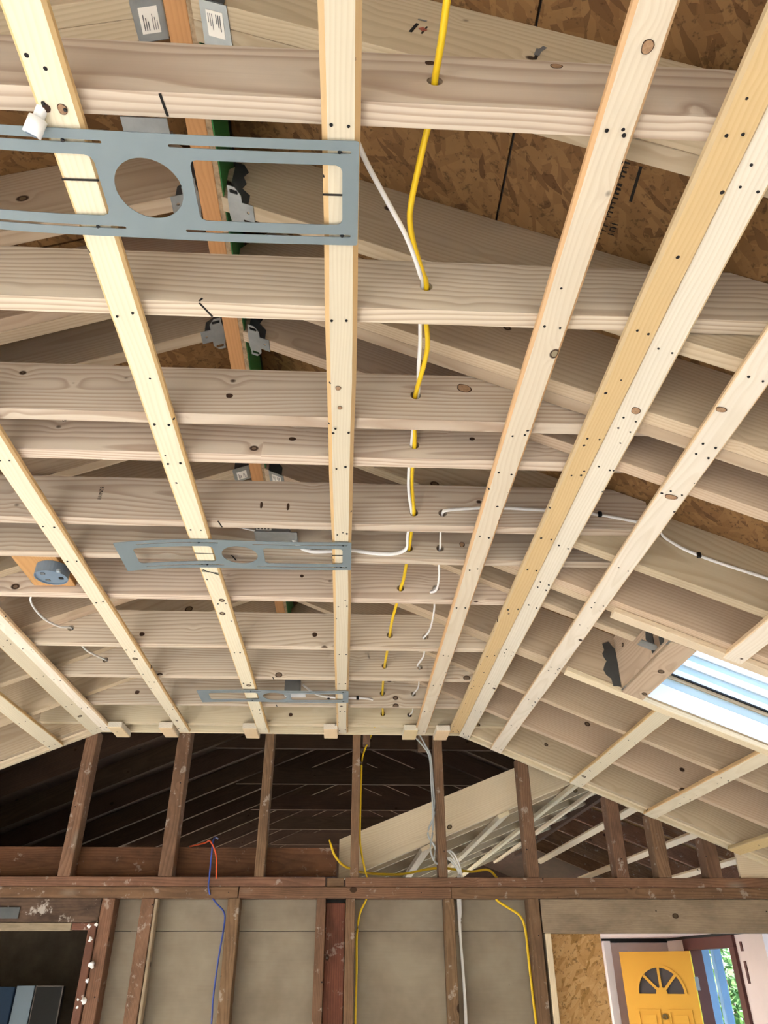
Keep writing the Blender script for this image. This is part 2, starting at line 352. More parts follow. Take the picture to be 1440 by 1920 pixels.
# ------------------------------------------------------------------ the setting
XL, XR, YB, PL = -3.15, 2.45, -3.2, .39           # side walls, back wall, plate height
tag(box('floor', -3.3, 4.1, YB-.1, 10.2, -E-.2, -E, 'subfloor', axis='y'), kind='structure')
tag(box('ground', -40, 40, -60, 60, -E-.5, -E-.25, 'ground'), kind='structure')
box_l = empty('wall_left', (XL, 0, -E)); tag(box_l, kind='structure')
for y0, y1 in ((YB, -2.2), (.45, .65), (3.3, 4.1)): box('wall_panel', XL-.12, XL, y0, y1, -E, PL, 'drywall', box_l)
for y0, y1 in ((-2.2, .45), (.65, 3.3)): box('wall_panel', XL-.12, XL, y0, y1, .28, PL, 'drywall', box_l)   # two wide openings for sliding doors
tag(box('wall_right', XR, XR+.12, YB, 4.1, -E, PL, 'drywall'), kind='structure')
wb = empty('wall_back', (0, YB, -E)); tag(wb, kind='structure')
box('wall_panel', XL, -2.7, YB-.12, YB, -E, PL, 'drywall', wb); box('wall_panel', 2.0, XR, YB-.12, YB, -E, PL, 'drywall', wb)
box('wall_panel', -2.7, 2.0, YB-.12, YB, .3, PL, 'drywall', wb)
prism('gable_panel', [(XL, PL), (XR, PL), (-.355, PL+1.25)], YB-.12, YB, 'drywall', wb)

# roof: OSB panels over the rafters, an added light-blocking layer above them
SKX0, SKX1, SKY0, SKY1 = 1.105, 1.86, 2.168, 2.672    # skylight opening
DEP = .213                                            # plumb depth of a rafter
roof = empty('ceiling', (-.355, 1, 1.8)); tag(roof, kind='structure')
def cut(rects, h):
    out = []
    for x0, x1, y0, y1 in rects:
        if x1 <= h[0] or x0 >= h[1] or y1 <= h[2] or y0 >= h[3]: out.append((x0, x1, y0, y1)); continue
        if x0 < h[0]: out.append((x0, h[0], y0, y1))
        if x1 > h[1]: out.append((h[1], x1, y0, y1))
        a, b = max(x0, h[0]), min(x1, h[1])
        if y0 < h[2]: out.append((a, b, y0, h[2]))
        if y1 > h[3]: out.append((a, b, h[3], y1))
    return out
def slab(name, side, x0, x1, y0, y1, lo, hi, mat, parent):
    """panel lying in a roof slope; lo / hi are heights above the rafter bottoms"""
    z = zR if side > 0 else zL
    a, b = (x0, x1) if side > 0 else (x1, x0)
    A = lift((a, (y0+y1)/2, z(a)+(lo+hi)/2)); B = lift((b, (y0+y1)/2, z(b)+(lo+hi)/2))
    t = (hi-lo)*math.cos(TH); L = (B-A).length; wd = y1-y0
    return link(name, bm_mesh(box_bm(0, L, -wd/2, wd/2, -t/2, t/2), name), mat, parent, frame(A, B))
hole = (SKX0, SKX1, SKY0, SKY1)
xs = [-.355, .306, 1.433, 2.56, 2.95]
for i in range(4):
    ys = [YB-.3, -.9, 1.54, 4.08] if i % 2 else [YB-.3, -2.1, .34, 2.78, 4.08]
    for j in range(len(ys)-1):
        g = .0025
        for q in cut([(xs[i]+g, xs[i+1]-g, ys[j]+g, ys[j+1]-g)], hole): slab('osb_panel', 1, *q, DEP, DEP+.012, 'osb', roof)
xl = [-.355, -1.016, -2.143, -3.27, -3.66]
for i in range(4):
    ys = [YB-.3, -2.1, .34, 2.78, 4.08] if i % 2 else [YB-.3, -1.2, 1.24, 3.68, 4.08]
    for j in range(len(ys)-1):
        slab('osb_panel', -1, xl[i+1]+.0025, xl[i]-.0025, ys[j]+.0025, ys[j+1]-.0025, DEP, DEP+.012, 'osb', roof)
for q in cut([(-.36, 2.95, YB-.3, 4.08)], hole): slab('light_block_slab', 1, *q, DEP+.013, DEP+.03, 'roof_blocker', roof)  # unseen covering, added so the gaps between panels stay dark
slab('light_block_slab', -1, -3.66, -.35, YB-.3, 4.08, DEP+.013, DEP+.03, 'roof_blocker', roof)

# ridge beam with green sheathing strip
rb = empty('ridge_beam', (-.336, 1, 1.475)); tag(rb, 'orange-brown ridge beam with a green panel on its right side at the roof peak', 'beam')
box('ridge_board', -.3617, -.3205, -1.5, 3.95, 1.475, 1.675, 'ridge', rb, .001, 'y')
box('sheathing_edge', -.3197, -.3083, -1.5, 3.95, 1.472, 1.66, 'osbe', rb, 0, 'y')
tag(box('green_panel', -.3080, -.3055, -1.5, 3.95, 1.474, 1.640, 'green', rb, 0, 'y'), 'green coated face of the sheathing strip')
box('black_tape', -.3052, -.3044, -1.5, 3.95, 1.640, 1.665, 'tape', rb, 0, 'y')

# ------------------------------------------------------------------ rafters
def rafter(side, y0, label, x_end=None, mat='rafter'):
    z = zR if side > 0 else zL
    xa = -.304 if side > 0 else -.3625
    xb = x_end if x_end is not None else (2.75 if side > 0 else -3.46)
    a = (xa, y0+.019, z(xa)+DEP/2); b = (xb, y0+.019, z(xb)+DEP/2)
    sh = math.tan(TH)
    o = beam('roof_rafter', a, b, .0375, DEP*math.cos(TH), mat, None, (0, 0, 1), .0012, s0=sh, s1=sh)
    return tag(o, label, 'rafter', 'rafters of the new roof')
RAF = [(.641, 'near ply of the double rafter at the top of the photo'), (.679, 'far ply of the double rafter at the top of the photo'),
       (1.040, 'single rafter just beyond the second ceiling joist'), (1.258, 'near ply of the double rafter before the third joist'),
       (1.296, 'far ply of the double rafter touching the third joist'), (1.449, 'single rafter against the fourth joist'),
       (1.850, 'single rafter behind the fifth joist'), (2.090, 'near ply of the double rafter beyond the sixth joist'),
       (2.128, 'far ply of the double rafter beyond the sixth joist'), (2.266, 'single rafter against the seventh joist'),
       (2.675, 'near ply of the double rafter at the eighth joist'), (2.713, 'far ply of the double rafter at the eighth joist'),
       (3.075, 'single rafter against the ninth joist'), (3.468, 'single rafter against the tenth joist'), (3.880, 'last rafter beside the old stud wall')]
for y0, lb in RAF:
    cutr = 1.028 if abs(y0-2.266) < .01 else None
    extra = ', cut off at the skylight header' if cutr else ''
    rafter(1, y0, 'tan ' + lb + ', right slope' + extra, cutr)
    rafter(-1, y0, 'tan ' + lb + ', left slope')

# ------------------------------------------------------------------ ceiling joists
HOLES = {1: [(.109, 1.155)], 2: [(.134, 1.156)], 3: [(.141, 1.165)], 4: [(.150, 1.133)], 5: [(.175, 1.132), (.259, 1.133)], 6: [(.176, 1.126), (.274, 1.129)],
         7: [(.169, 1.130), (.292, 1.133), (-1.08, 1.134)], 8: [(.156, 1.141), (.299, 1.137), (-1.10, 1.150)], 9: [(.152, 1.145), (.308, 1.142), (-1.064, 1.155)],
         10: [(.160, 1.15), (.312, 1.15)], 11: [(.178, 1.150), (.319, 1.146)]}
JY = {1: .602, 2: 1.0, 3: 1.336, 4: 1.489, 5: 1.811, 6: 2.013, 7: 2.305, 8: 2.753, 9: 3.114, 10: 3.507, 11: 3.838}
JL = {1: 'topmost pale ceiling joist in the photo, yellow cable entering its face', 2: 'second ceiling joist from the top, with wavy cathedral grain',
      3: 'third ceiling joist from the top, with a big oval knot right of the cables', 4: 'fourth ceiling joist from the top, close below the third',
      5: 'fifth ceiling joist from the top, white cable running along it to the right', 6: 'sixth ceiling joist from the top, behind the middle light plate',
      7: 'seventh ceiling joist from the top, above the blue-grey round box', 8: 'eighth ceiling joist from the top, with a dark knot near its left end',
      9: 'ninth ceiling joist from the top', 10: 'tenth ceiling joist from the top, above the farthest light plate', 11: 'last golden ceiling joist, just before the old stud wall'}
def joist_poly():
    x0, x1 = -1.58, .87
    cR = lambda X: zR(X)+DEP-.004; cL = lambda X: zL(X)+DEP-.004
    xr = .605+(1.09+DEP-.004-1.23)/M45; xq = -1.316-(1.09+DEP-.004-1.23)/M45
    return [(x0, 1.09), (x1, 1.09), (x1, cR(x1)), (xr, 1.23), (xq, 1.23), (x0, cL(x0))]
JO = {}
for k, y in JY.items():
    o = prism('ceiling_joist', joist_poly(), y, y+.0375, 'joist' if k < 11 else 'pale', None, (-.35, 1.16), [(a, b, .0125) for a, b in HOLES[k]])
    JO[k] = tag(o, JL[k], 'joist', 'ceiling joists')

# ------------------------------------------------------------------ furring strips
STR = {}
def flat_strap(name, x0, x1, mat, label, ya=-1.2, yb=3.93, wob=.0018, bev=.0055):
    o = beam(name, ((x0+x1)/2, ya, 1.0785), ((x0+x1)/2, yb, 1.0785), x1-x0, .021, mat, None, (0, 0, 1), bev, wob=wob, seg=28)
    tag(o, label, 'furring strip', 'furring strips under the ceiling'); return o
def slope_strap(name, side, x0, x1, mat, label, ya=-1.2, yb=3.97):
    z = zR if side > 0 else zL; xm = (x0+x1)/2
    nz = Vector((M45*side, 0, 1)).normalized()
    a = Vector((xm, ya, z(xm)))-nz*.0108; b = Vector((xm, yb, z(xm)))-nz*.0108
    o = beam(name, a, b, abs(x1-x0)/math.cos(TH), .021, mat, None, nz, .003, wob=.0018, seg=28)
    tag(o, label, 'furring strip', 'furring strips under the ceiling'); return o
FS = 'furring_strip'
STR['S1'] = flat_strap(FS, -.888, -.826, 'strap', 'pale furring strip left of the round blue-grey box')
STR['S2'] = flat_strap(FS, -.476, -.414, 'strap', 'pale furring strip crossing the left half of all three light plates')
STR['S3'] = flat_strap(FS, -.063, -.003, 'strap', 'nearly upright furring strip in mid photo, at the right ends of the light plates', wob=.003, bev=.009)
STR['S4'] = flat_strap(FS, .348, .411, 'strap', 'pale furring strip right of the yellow cable')
STR['S5'] = flat_strap(FS, .529, .592, 'strap_y', 'yellowish furring strip, left one of the pair at the right ceiling fold', yb=3.90)
STR['S6'] = slope_strap(FS, 1, .596, .652, 'strap_w', 'whitish furring strip, right one of the pair at the right ceiling fold')
STR['S7'] = slope_strap(FS, 1, .762, .820, 'strap_w', 'knotty furring strip on the right slope above the skylight')
STR['S8a'] = slope_strap(FS, 1, 1.172, 1.230, 'strap_w', 'short furring strip butting against the near edge of the skylight', yb=2.150)
STR['S8b'] = slope_strap(FS, 1, 1.168, 1.226, 'strap', 'furring strip from the far edge of the skylight down to the wall', ya=2.718)
STR['S9'] = slope_strap(FS, 1, 1.530, 1.588, 'strap', 'furring strip near the lower right, below the skylight', ya=2.72)
STR['S10'] = slope_strap(FS, 1, 1.930, 1.990, 'strap_y', 'short yellow furring strip at the far right wall corner', ya=2.72)
STR['L1'] = flat_strap(FS, -1.286, -1.226, 'strap_w', 'greyish furring strip, right one of the pair at the left ceiling fold')
STR['L2'] = slope_strap(FS, -1, -1.350, -1.290, 'strap', 'cream furring strip, left one of the pair at the left ceiling fold')
STR['L3'] = slope_strap(FS, -1, -1.545, -1.485, 'strap', 'furring strip at the far left edge on the left slope')
for k in ('S1', 'S2', 'S3', 'S4', 'S5', 'L1'):
    o = STR[k]; xm = o.matrix_world.translation.x
    for j, y in JY.items():
        for s in (-.014, .014):
            screw(o, (xm+s+random.uniform(-.004, .004), y+.019+random.uniform(-.008, .008), 1.0665), FLIP, random.uniform(.6, .85))
for k, side in (('S6', 1), ('S7', 1), ('S8b', 1), ('S9', 1), ('L2', -1), ('L3', -1)):
    o = STR[k]; xm = o.matrix_world.translation.x; z = zR if side > 0 else zL; ya = o.matrix_world.translation.y
    for y0, _ in RAF:
        if y0 < ya: continue
        for s in (-.013, .013):
            x = xm+s; p = Vector((x, y0+.019, z(xm)-.0108/math.cos(TH)*1-(x-xm)*M45*side-.0108*1.12))
            screw(o, p, Matrix.Rotation(TH*side, 4, 'Y') @ FLIP, random.uniform(.6, .8))
# short strip ends nailed over the wall plate
BL = [(-1.188, 'leftmost'), (-.932, 'second from the left'), (-.507, 'third from the left'), (-.093, 'fourth from the left'), (.323, 'fifth from the left'), (.491, 'rightmost')]
for x, lb in BL:
    o = box('wood_block', x-.036, x+.036, 3.81, 3.985+random.uniform(-.01, .01), 1.055, 1.088, 'strap_w', None, .003, 'y')
    tag(o, f'short pale wood block on the wall edge, {lb} of the six', 'block', 'short blocks along the wall edge')
# nailer strips where the ceiling meets the wall
tag(box('nailer_strip', -1.31, .60, 3.980, 3.998, 1.082, 1.13, 'pale', None, .001), 'long white nailer strip along the flat ceiling edge at the wall', 'nailer')
for side, x0, x1, lb in ((1, .60, 2.4, 'right'), (-1, -1.31, -3.1, 'left')):
    z = zR if side > 0 else zL
    for y, t in ((3.937, .012), (3.984, .014)):
        o = beam('nailer_strip', (x0, y, z(x0)+.004+.012*(y < 3.95)), (x1, y, z(x1)+.004+.012*(y < 3.95)), t*2, .028, 'pale', None, (0, 0, 1), .001)
        tag(o, f'{"inner" if y < 3.95 else "outer"} pale nailer strip sloping down to the {lb} above the stud wall', 'nailer')

# ------------------------------------------------------------------ metal hangers at the ridge and the skylight
def slope_mw(side, X, Y, drop=.0015):
    """frame in the plane of the rafter bottoms: x down the slope, y along +Y for the right side"""
    z = zR if side > 0 else zL
    a = lift((X, Y, z(X)-drop)); b = lift((X+side, Y, z(X+side)-drop)); return frame(a, b)
def lab(parent, mw, x, y, wd, h):
    l = link('paper_label', bm_mesh(box_bm(x, x+wd, y, y+h, -.0022, -.0012), 'paper_label'), 'label', parent, mw)
    for i in range(7):
        xx = x+wd*(.1+.115*i); L = h*(.35+.13*((i*5) % 4)) if i != 3 else 0
        if L: link('printed_line', bm_mesh(box_bm(xx, xx+wd*(.035 if i < 4 else .055), y+h*.12, y+h*.12+L, -.0026, -.0022), 'printed_line'), 'inkg', l, mw)
def hanger(side, y0, dbl, label, lbl=False, dark=False, shape='H'):
    wd = .077 if dbl else .039; yc = y0+wd/2-.0005
    xa = (-.295 if side > 0 else -.3655)
    mw = slope_mw(side, xa, yc, .0022)
    root = bpy.data.objects.new('joist_hanger', None); C.objects.link(root); root.matrix_world = mw
    tag(root, label, 'joist hanger', 'metal hangers along the ridge')
    h = wd/2+.001
    if dbl: seat = [(0, -h), (.055, -h), (.056, -h+.012), (.058, h-.012), (.055, h), (0, h)]
    else: seat = [(.002, -h-.035), (.020, -h-.035), (.034, -h-.018), (.034, -h-.001), (.062, -h-.001), (.062, h+.001), (.034, h+.001), (.034, h+.018), (.020, h+.035), (.002, h+.035), (.002, h+.02), (-.001, h), (-.001, -h), (.002, -h-.02)]
    hol = [] if dbl else [rrect(.006, -h-.028, .027, -h-.018, .002), rrect(.006, h+.018, .027, h+.028, .002), circ(.048, 0, .004, 12)]
    sheet('seat', seat, hol, .002, 'steel2', mw, root)
    for s in (-1, 1):
        y = s*(h+.0003)
        prof = [(0, .0), (.05, .0), (.05, .03), (.028, .045), (.036, .065), (.026, .085), (.036, .105), (.022, .125), (0, .125)]
        bm = bmesh.new(); A = [bm.verts.new((a+b*-.385*1, y, b)) for a, b in prof]; B = [bm.verts.new((a+b*-.385, y+s*.0012, b)) for a, b in prof]
        bm.faces.new(A); bm.faces.new(B[::-1])
        for i in range(len(prof)): bm.faces.new((A[i], B[i], B[(i+1) % len(prof)], A[(i+1) % len(prof)]))
        f = link('side_flange', bm_mesh(bm, 'side_flange'), 'steeld', root, mw)
    if lbl: lab(root, mw, .012, -.026, .034, .044)
    return root
hanger(-1, .641, True, 'wide metal hanger with a barcode label, left of the ridge at the top', True)
hanger(1, .641, True, 'wide metal hanger with a barcode label, right of the ridge at the top', True)
hanger(-1, 1.040, False, 'metal hanger left of the ridge, glimpsed through the round plate hole')
hanger(1, 1.040, False, 'metal hanger with toothed dark flange right of the ridge, behind the nearest plate')
hanger(-1, 1.449, False, 'bright slotted metal hanger left of the ridge, between second and third joists')
hanger(1, 1.449, False, 'grey slotted metal hanger right of the ridge, between second and third joists')
hanger(-1, 2.090, True, 'small labelled hanger left of the ridge beyond the fourth joist', True)
hanger(1, 2.090, True, 'small labelled hanger right of the ridge beyond the fourth joist', True)
hb = empty('metal_bracket', (-.42, .87, 1.46)); tag(hb, 'grey metal bracket bar just below the topmost joist, left of the ridge', 'bracket')
box('bracket_seat', -.485, -.392, .855, .895, 1.452, 1.455, 'steel2', hb); box('bracket_lip', -.485, -.392, .895, .898, 1.44, 1.475, 'steel2', hb)

# skylight framing
hx = 1.066
hd = empty('skylight_header', (hx, 2.42, zR(hx))); tag(hd, 'tan double header closing the upper end of the skylight opening', 'header')
for i, (x0, x1) in enumerate(((1.030, 1.066), (1.068, 1.104))):
    o = beam('header_ply', ((x0+x1)/2, 2.168, zR((x0+x1)/2)+DEP/2), ((x0+x1)/2, 2.673, zR((x0+x1)/2)+DEP/2), x1-x0, DEP-.01, 'rafter', hd, (0, 0, 1), .002)
def wavy(name, parent, o, ux, uz, n, mat='steeld', s=1.):
    prof = [(0, 0), (.03, 0), (.033, .03), (.050, .045), (.058, .065), (.050, .085), (.040, .1), (.048, .115), (.052, .13), (.042, .145), (.045, .17), (.02, .18), (.0, .15), (-.006, .1), (.0, .05)]
    bm = bmesh.new(); O = lift(o); ux, uz, n = Vector(ux), Vector(uz), Vector(n)
    A = [bm.verts.new(ux*a*s+uz*b*s) for a, b in prof]; B = [bm.verts.new(ux*a*s+uz*b*s+n*.002) for a, b in prof]
    bm.faces.new(A); bm.faces.new(B[::-1])
    for i in range(len(prof)): bm.faces.new((A[i], B[i], B[(i+1) % len(prof)], A[(i+1) % len(prof)]))
    return link(name, bm_mesh(bm, name), mat, parent, Matrix.Translation(O))
h1 = empty('joist_hanger', (1.03, 2.67, zR(1.03))); tag(h1, 'dark wavy metal hanger at the far upper corner of the skylight', 'joist hanger')
wavy('side_flange', h1, (1.028, 2.6735, zR(1.028)+.002), (-1, 0, 0), (0, 0, 1), (0, -1, 0))
box('seat', 1.026, 1.066, 2.625, 2.673, zR(1.05)-.004, zR(1.05)-.001, 'steel2', h1)
h2 = empty('joist_hanger', (1.03, 2.17, zR(1.03))); tag(h2, 'metal hanger at the near upper corner of the skylight', 'joist hanger')
box('seat', 1.024, 1.066, 2.168, 2.215, zR(1.05)-.004, zR(1.05)-.001, 'steel2', h2)
wavy('side_flange', h2, (1.026, 2.168, zR(1.026)+.002), (-1, 0, 0), (0, 0, 1), (0, 1, 0))
h3 = empty('joist_hanger', (1.0, 2.285, zR(1.0))); tag(h3, 'shiny metal hanger holding the cut rafter to the skylight header', 'joist hanger')
m3 = slope_mw(1, .968, 2.285, .002)
sheet('seat', [(0, -.021), (.05, -.021), (.058, -.01), (.058, .01), (.05, .021), (0, .021)], [], .003, 'steel2', m3, h3)
wavy('side_flange', h3, (1.0285, 2.262, zR(1.028)+.004), (0, -1, 0), (0, 0, 1), (-1, 0, 0))
wavy('side_flange', h3, (1.0285, 2.308, zR(1.028)+.004), (0, 1, 0), (0, 0, 1), (-1, 0, 0))
# wood nailers lining the opening
for y, lb in ((2.146, 'near'), (2.696, 'far')):
    o = beam('furring_strip', (.84 if y < 2.4 else .83, y, zR(.84 if y < 2.4 else .83)-.0115), (1.9, y, zR(1.9)-.0115), .045, .02, 'pale', None, (0, 0, 1), .002)
    tag(o, f'pale strip running down the {lb} edge of the skylight opening', 'furring strip')
o = beam('furring_strip', (1.067, 2.174, zR(1.067)-.011), (1.067, 2.672, zR(1.067)-.011), .08, .02, 'rafter', None, (M45, 0, 1), .002)
tag(o, 'wide tan strip under the header at the upper end of the skylight', 'furring strip')
# skylight unit: curb, sash frame, glass
sk = empty('skylight', (1.45, 2.43, zR(1.45)+DEP)); tag(sk, 'bright roof skylight with white frame and pale wood curb', 'skylight')
def sl(name, x0, x1, y0, y1, lo, hi, mat): return slab(name, 1, x0, x1, y0, y1, lo, hi, mat, sk)
sl('curb_board', SKX0, SKX1, SKY0-.036, SKY0, DEP+.013, DEP+.11, 'pale'); sl('curb_board', SKX0, SKX1, SKY1, SKY1+.036, DEP+.013, DEP+.11, 'pale')
sl('curb_board', SKX0-.036, SKX0, SKY0-.036, SKY1+.036, DEP+.013, DEP+.11, 'pale'); sl('curb_board', SKX1, SKX1+.036, SKY0-.036, SKY1+.036, DEP+.013, DEP+.11, 'pale')
for k, (d, lo, hi) in enumerate(((.0, .11, .125), (.016, .125, .14), (.03, .14, .155))):
    sl('sash_frame', SKX0-.05, SKX1+.05, SKY0-.05, SKY0+d+.012, DEP+lo, DEP+hi, 'vinyl'); sl('sash_frame', SKX0-.05, SKX1+.05, SKY1-d-.012, SKY1+.05, DEP+lo, DEP+hi, 'vinyl')
    sl('sash_frame', SKX0-.05, SKX0+d+.012, SKY0-.03, SKY1+.03, DEP+lo, DEP+hi, 'vinyl'); sl('sash_frame', SKX1-d-.012, SKX1+.05, SKY0-.03, SKY1+.03, DEP+lo, DEP+hi, 'vinyl')
sl('shaft_light_face', SKX0, SKX1, SKY0+.001, SKY0+.005, .004, DEP+.108, 'vinyl'); sl('shaft_light_face', SKX0, SKX1, SKY1-.004, SKY1-.001, .004, .078, 'vinyl'); sl('shaft_light_face', SKX0, SKX1, SKY1-.004, SKY1-.001, .079, .112, 'paleblue')  # white and pale blue paint sun glare and shade onto the wood shaft
sl('curb_lip', SKX0, SKX1, SKY1-.012, SKY1-.001, .113, .125, 'rafter'); sl('gasket', SKX0, SKX1, SKY1-.020, SKY1-.001, .126, .132, 'tape')
for k, (d, m) in enumerate(((.008, 'vinyl'), (.003, 'paleblue'), (.010, 'vinyl'), (.004, 'paleblue'), (.012, 'vinyl'))): sl('sash_rib', SKX0, SKX1, SKY1-d-.002, SKY1-.001, .133+.03*k, .162+.03*k, m)
for x0, x1 in ((SKX0+.001, SKX0+.005), (SKX1-.005, SKX1-.001)): sl('shaft_light_face', x0, x1, SKY0+.006, SKY1-.006, .004, DEP+.108, 'vinyl')
sl('glass_pane', SKX0-.02, SKX1+.02, SKY0-.02, SKY1+.02, DEP+.157, DEP+.161, 'glass')

# ------------------------------------------------------------------ light mounting plates
def plate(y0, y1, label, x0, bow):
    L = -.004-x0; Wd = y1-y0; mw = Matrix.Translation(V(x0, y0, 1.0645))
    root = bpy.data.objects.new('mounting_plate', None); C.objects.link(root); root.matrix_world = mw
    tag(root, label, 'mounting plate', 'galvanised light mounting plates')
    k = L/.68; cxp = (-.338-x0)
    holes = [circ(cxp, Wd/2, .0535), rrect(.045*k, .04, cxp-.075, Wd-.04, .012), rrect(cxp+.073, .04, L-.026, Wd-.04, .01)]
    for yy in (.016, Wd-.021):
        holes += [rrect(.06*k, yy, cxp-.055, yy+.005, .002), rrect(cxp+.045, yy, L-.012, yy+.005, .002)]
    def df(x, y):
        t = max(0, (-.42-x0)-x)
        return -bow*(t/.25)**2 if t else -.0015*math.sin((x-(-.42-x0))*math.pi/.42)*2
    sheet('plate', rrect(0, 0, L, Wd, .004), holes, .0012, 'steel', mw, root, deform=df)
    for xx in (-.445, -.03):
        for yy in (y0+.0185, y1-.0185): screw(root, (xx+random.uniform(-.006, .006), yy, 1.0625), FLIP, .8)
    return root
plate(.648, .836, 'large grey metal light mounting plate at the upper left', -.70, -.012)
P2 = plate(1.874, 2.048, 'grey metal light mounting plate in the middle distance', -.688, .016)
P3 = plate(3.215, 3.384, 'small dark metal light mounting plate farthest away near the wall', -.676, .006)

link('paper_label', bm_mesh(box_bm(-.016, .016, -.009, .009, -.0006, 0), 'paper_label'), 'label', P3, Matrix.Translation(V(-.322, 3.230, 1.0625)))
# junction boxes above the plates
def jbox(x0, x1, y0, y1, z0, z1, label, printed=True):
    e = empty('junction_box', ((x0+x1)/2, (y0+y1)/2, z0)); tag(e, label, 'junction box', 'metal junction boxes above the light plates')
    box('box_body', x0, x1, y0, y1, z0, z1, 'boxgrey', e, .002); box('cover_lip', x0-.002, x1+.025, y0-.002, y1+.002, z0-.004, z0, 'steel2', e, .001)
    if not printed: return e
    l = box('printed_label', x0+.004, x0+.05, y0-.001, y0-.0004, z0+.004, z1-.004, 'label', e)
    for i in range(4): box('printed_line', x0+.008+.010*i, x0+.014+.010*i, y0-.0016, y0-.001, z0+.007, z1-.008, 'ink', l)
    return e
jbox(-.300, -.196, 1.955, 2.008, 1.142, 1.176, 'grey metal junction box with printed label above the middle light plate')
jbox(-.300, -.228, 3.330, 3.395, 1.094, 1.160, 'dark grey metal junction box above the farthest light plate', False)
# round ceiling box on its wood block
wbk = box('wood_block', -1.075, -.935, 2.055, 2.30, 1.112, 1.150, 'ridge', None, .002, 'y'); tag(wbk, 'orange wood block holding the round box between sixth and seventh joists', 'block')
rbx = empty('ceiling_box', (-.965, 2.165, 1.11)); tag(rbx, 'round blue-grey electrical ceiling box left of the left furring strip', 'electrical box')
bm = bmesh.new(); bmesh.ops.create_cone(bm, cap_ends=False, segments=32, radius1=.052, radius2=.052, depth=.036)
bmesh.ops.solidify(bm, geom=bm.faces[:], thickness=.003); link('box_body', bm_mesh(bm, 'box_body'), 'boxblue', rbx, Matrix.Translation(V(-.965, 2.165, 1.093)))
bm = bmesh.new(); bmesh.ops.create_circle(bm, cap_ends=True, segments=32, radius=.0505); link('box_back', bm_mesh(bm, 'box_back'), 'boxblue', rbx, Matrix.Translation(V(-.965, 2.165, 1.0795)))
for a in (.3, 2.2, 4.0): box('knockout', -.965+.03*math.cos(a)-.007, -.965+.03*math.cos(a)+.007, 2.165+.03*math.sin(a)-.007, 2.165+.03*math.sin(a)+.007, 1.0775, 1.0795, 'tape' if a < 1 else 'boxgrey', rbx, .002)
box('screw_lug', -.935, -.922, 2.118, 2.13, 1.074, 1.085, 'silver', rbx, .002)
# white cable connector hanging by the near plate
wc = empty('cable_connector', (-.478, .64, 1.06)); tag(wc, 'white plastic cable connector hanging beside the large mounting plate', 'connector')
tube('sleeve', [(-.462, .615, 1.085), (-.475, .634, 1.062)], .0085, .0085, 'wax', wc, 1, 14)
tube('collar', [(-.475, .634, 1.062), (-.4795, .640, 1.053), (-.485, .648, 1.044)], .0135, .0135, 'wax', wc, 1, 14)
tube('socket', [(-.4848, .6478, 1.0442), (-.4853, .6487, 1.0432)], .009, .009, 'boxblue', wc, 1, 12)

# ------------------------------------------------------------------ cables
def zpath(pts, z=1.147): return [tuple(atZ(a, b, z)) for a, b in pts]
def cable(name, pts, rx, ry, mat, label, cat='cable', side=(0, 0, 1)): return tag(tube(name, pts, rx, ry, mat, None, 5, 8, side), label, cat)
def thru(j, i, dy=.03):
    x, z = HOLES[j][i]; y = JY[j]; return [(x, y-.004, z), (x, y+.042, z)]
yel = zpath([(848, -90), (838, 0), (828, 75)]) + thru(1, 0) + zpath([(790, 290), (771, 380), (769, 420), (776, 460), (790, 505)]) + thru(2, 0)
yel += zpath([(802, 640), (796, 680), (786, 715)]) + thru(3, 0) + thru(4, 0) + zpath([(772, 905), (774, 935)]) + thru(5, 0) + thru(6, 0) + zpath([(757, 1085)], 1.13) + thru(7, 0) + zpath([(736, 1160)], 1.12) + thru(8, 0) + thru(9, 0) + thru(10, 0) + thru(11, 0)
cable('yellow_cable', yel, .0055, .0085, 'yellow', 'flat yellow electrical cable threaded through the ceiling joists', side=(0, .3, 1))
wh = [(-.012, .66, 1.10)] + zpath([(690, 310), (725, 375), (760, 440), (780, 490), (788, 515)], 1.14) + [(.127, .995, 1.16), (.126, 1.045, 1.156)] + zpath([(788, 640), (785, 690)], 1.15) + [(.147, 1.332, 1.170), (.145, 1.378, 1.16)] + [(.143, 1.485, 1.138), (.142, 1.53, 1.135)] + zpath([(766, 905), (768, 935)], 1.14) + [(.168, 1.807, 1.134), (.170, 1.85, 1.13)]
wh += [(.165, 1.93, 1.122), (.168, 1.99, 1.118), (.150, 2.006, 1.108), (.115, 2.008, 1.102), (.06, 2.009, 1.104), (0, 2.009, 1.112), (-.06, 2.009, 1.108), (-.13, 2.009, 1.106), (-.17, 2.008, 1.125), (-.19, 2.0, 1.15)]
cable('white_cable', wh, .0045, .0068, 'white', 'white cable beside the yellow one, ending at the middle light plate')
w2 = [(.259, 1.853, 1.133), (.259, 1.807, 1.133), (.268, 1.800, 1.135), (.30, 1.8035, 1.142), (.369, 1.806, 1.150), (.45, 1.806, 1.152), (.527, 1.806, 1.149), (.62, 1.806, 1.147), (.70, 1.807, 1.140), (.80, 1.807, 1.122), (.885, 1.81, 1.10), (.92, 1.842, 1.083), (1.005, 1.845, 1.03), (1.195, 1.845, .957), (1.5, 1.845, .85), (1.9, 1.845, .68)]
o = cable('white_cable', w2, .003, .0055, 'white', 'white cable stapled along the fifth joist and down the right slope')
for x, y, z, a in ((.722, 1.805, 1.138, .12), (1.008, 1.842, 1.028, .5)): box('staple', x-.006, x+.006, y-.005, y+.006, z-.008, z+.008, 'screw', o, .002)
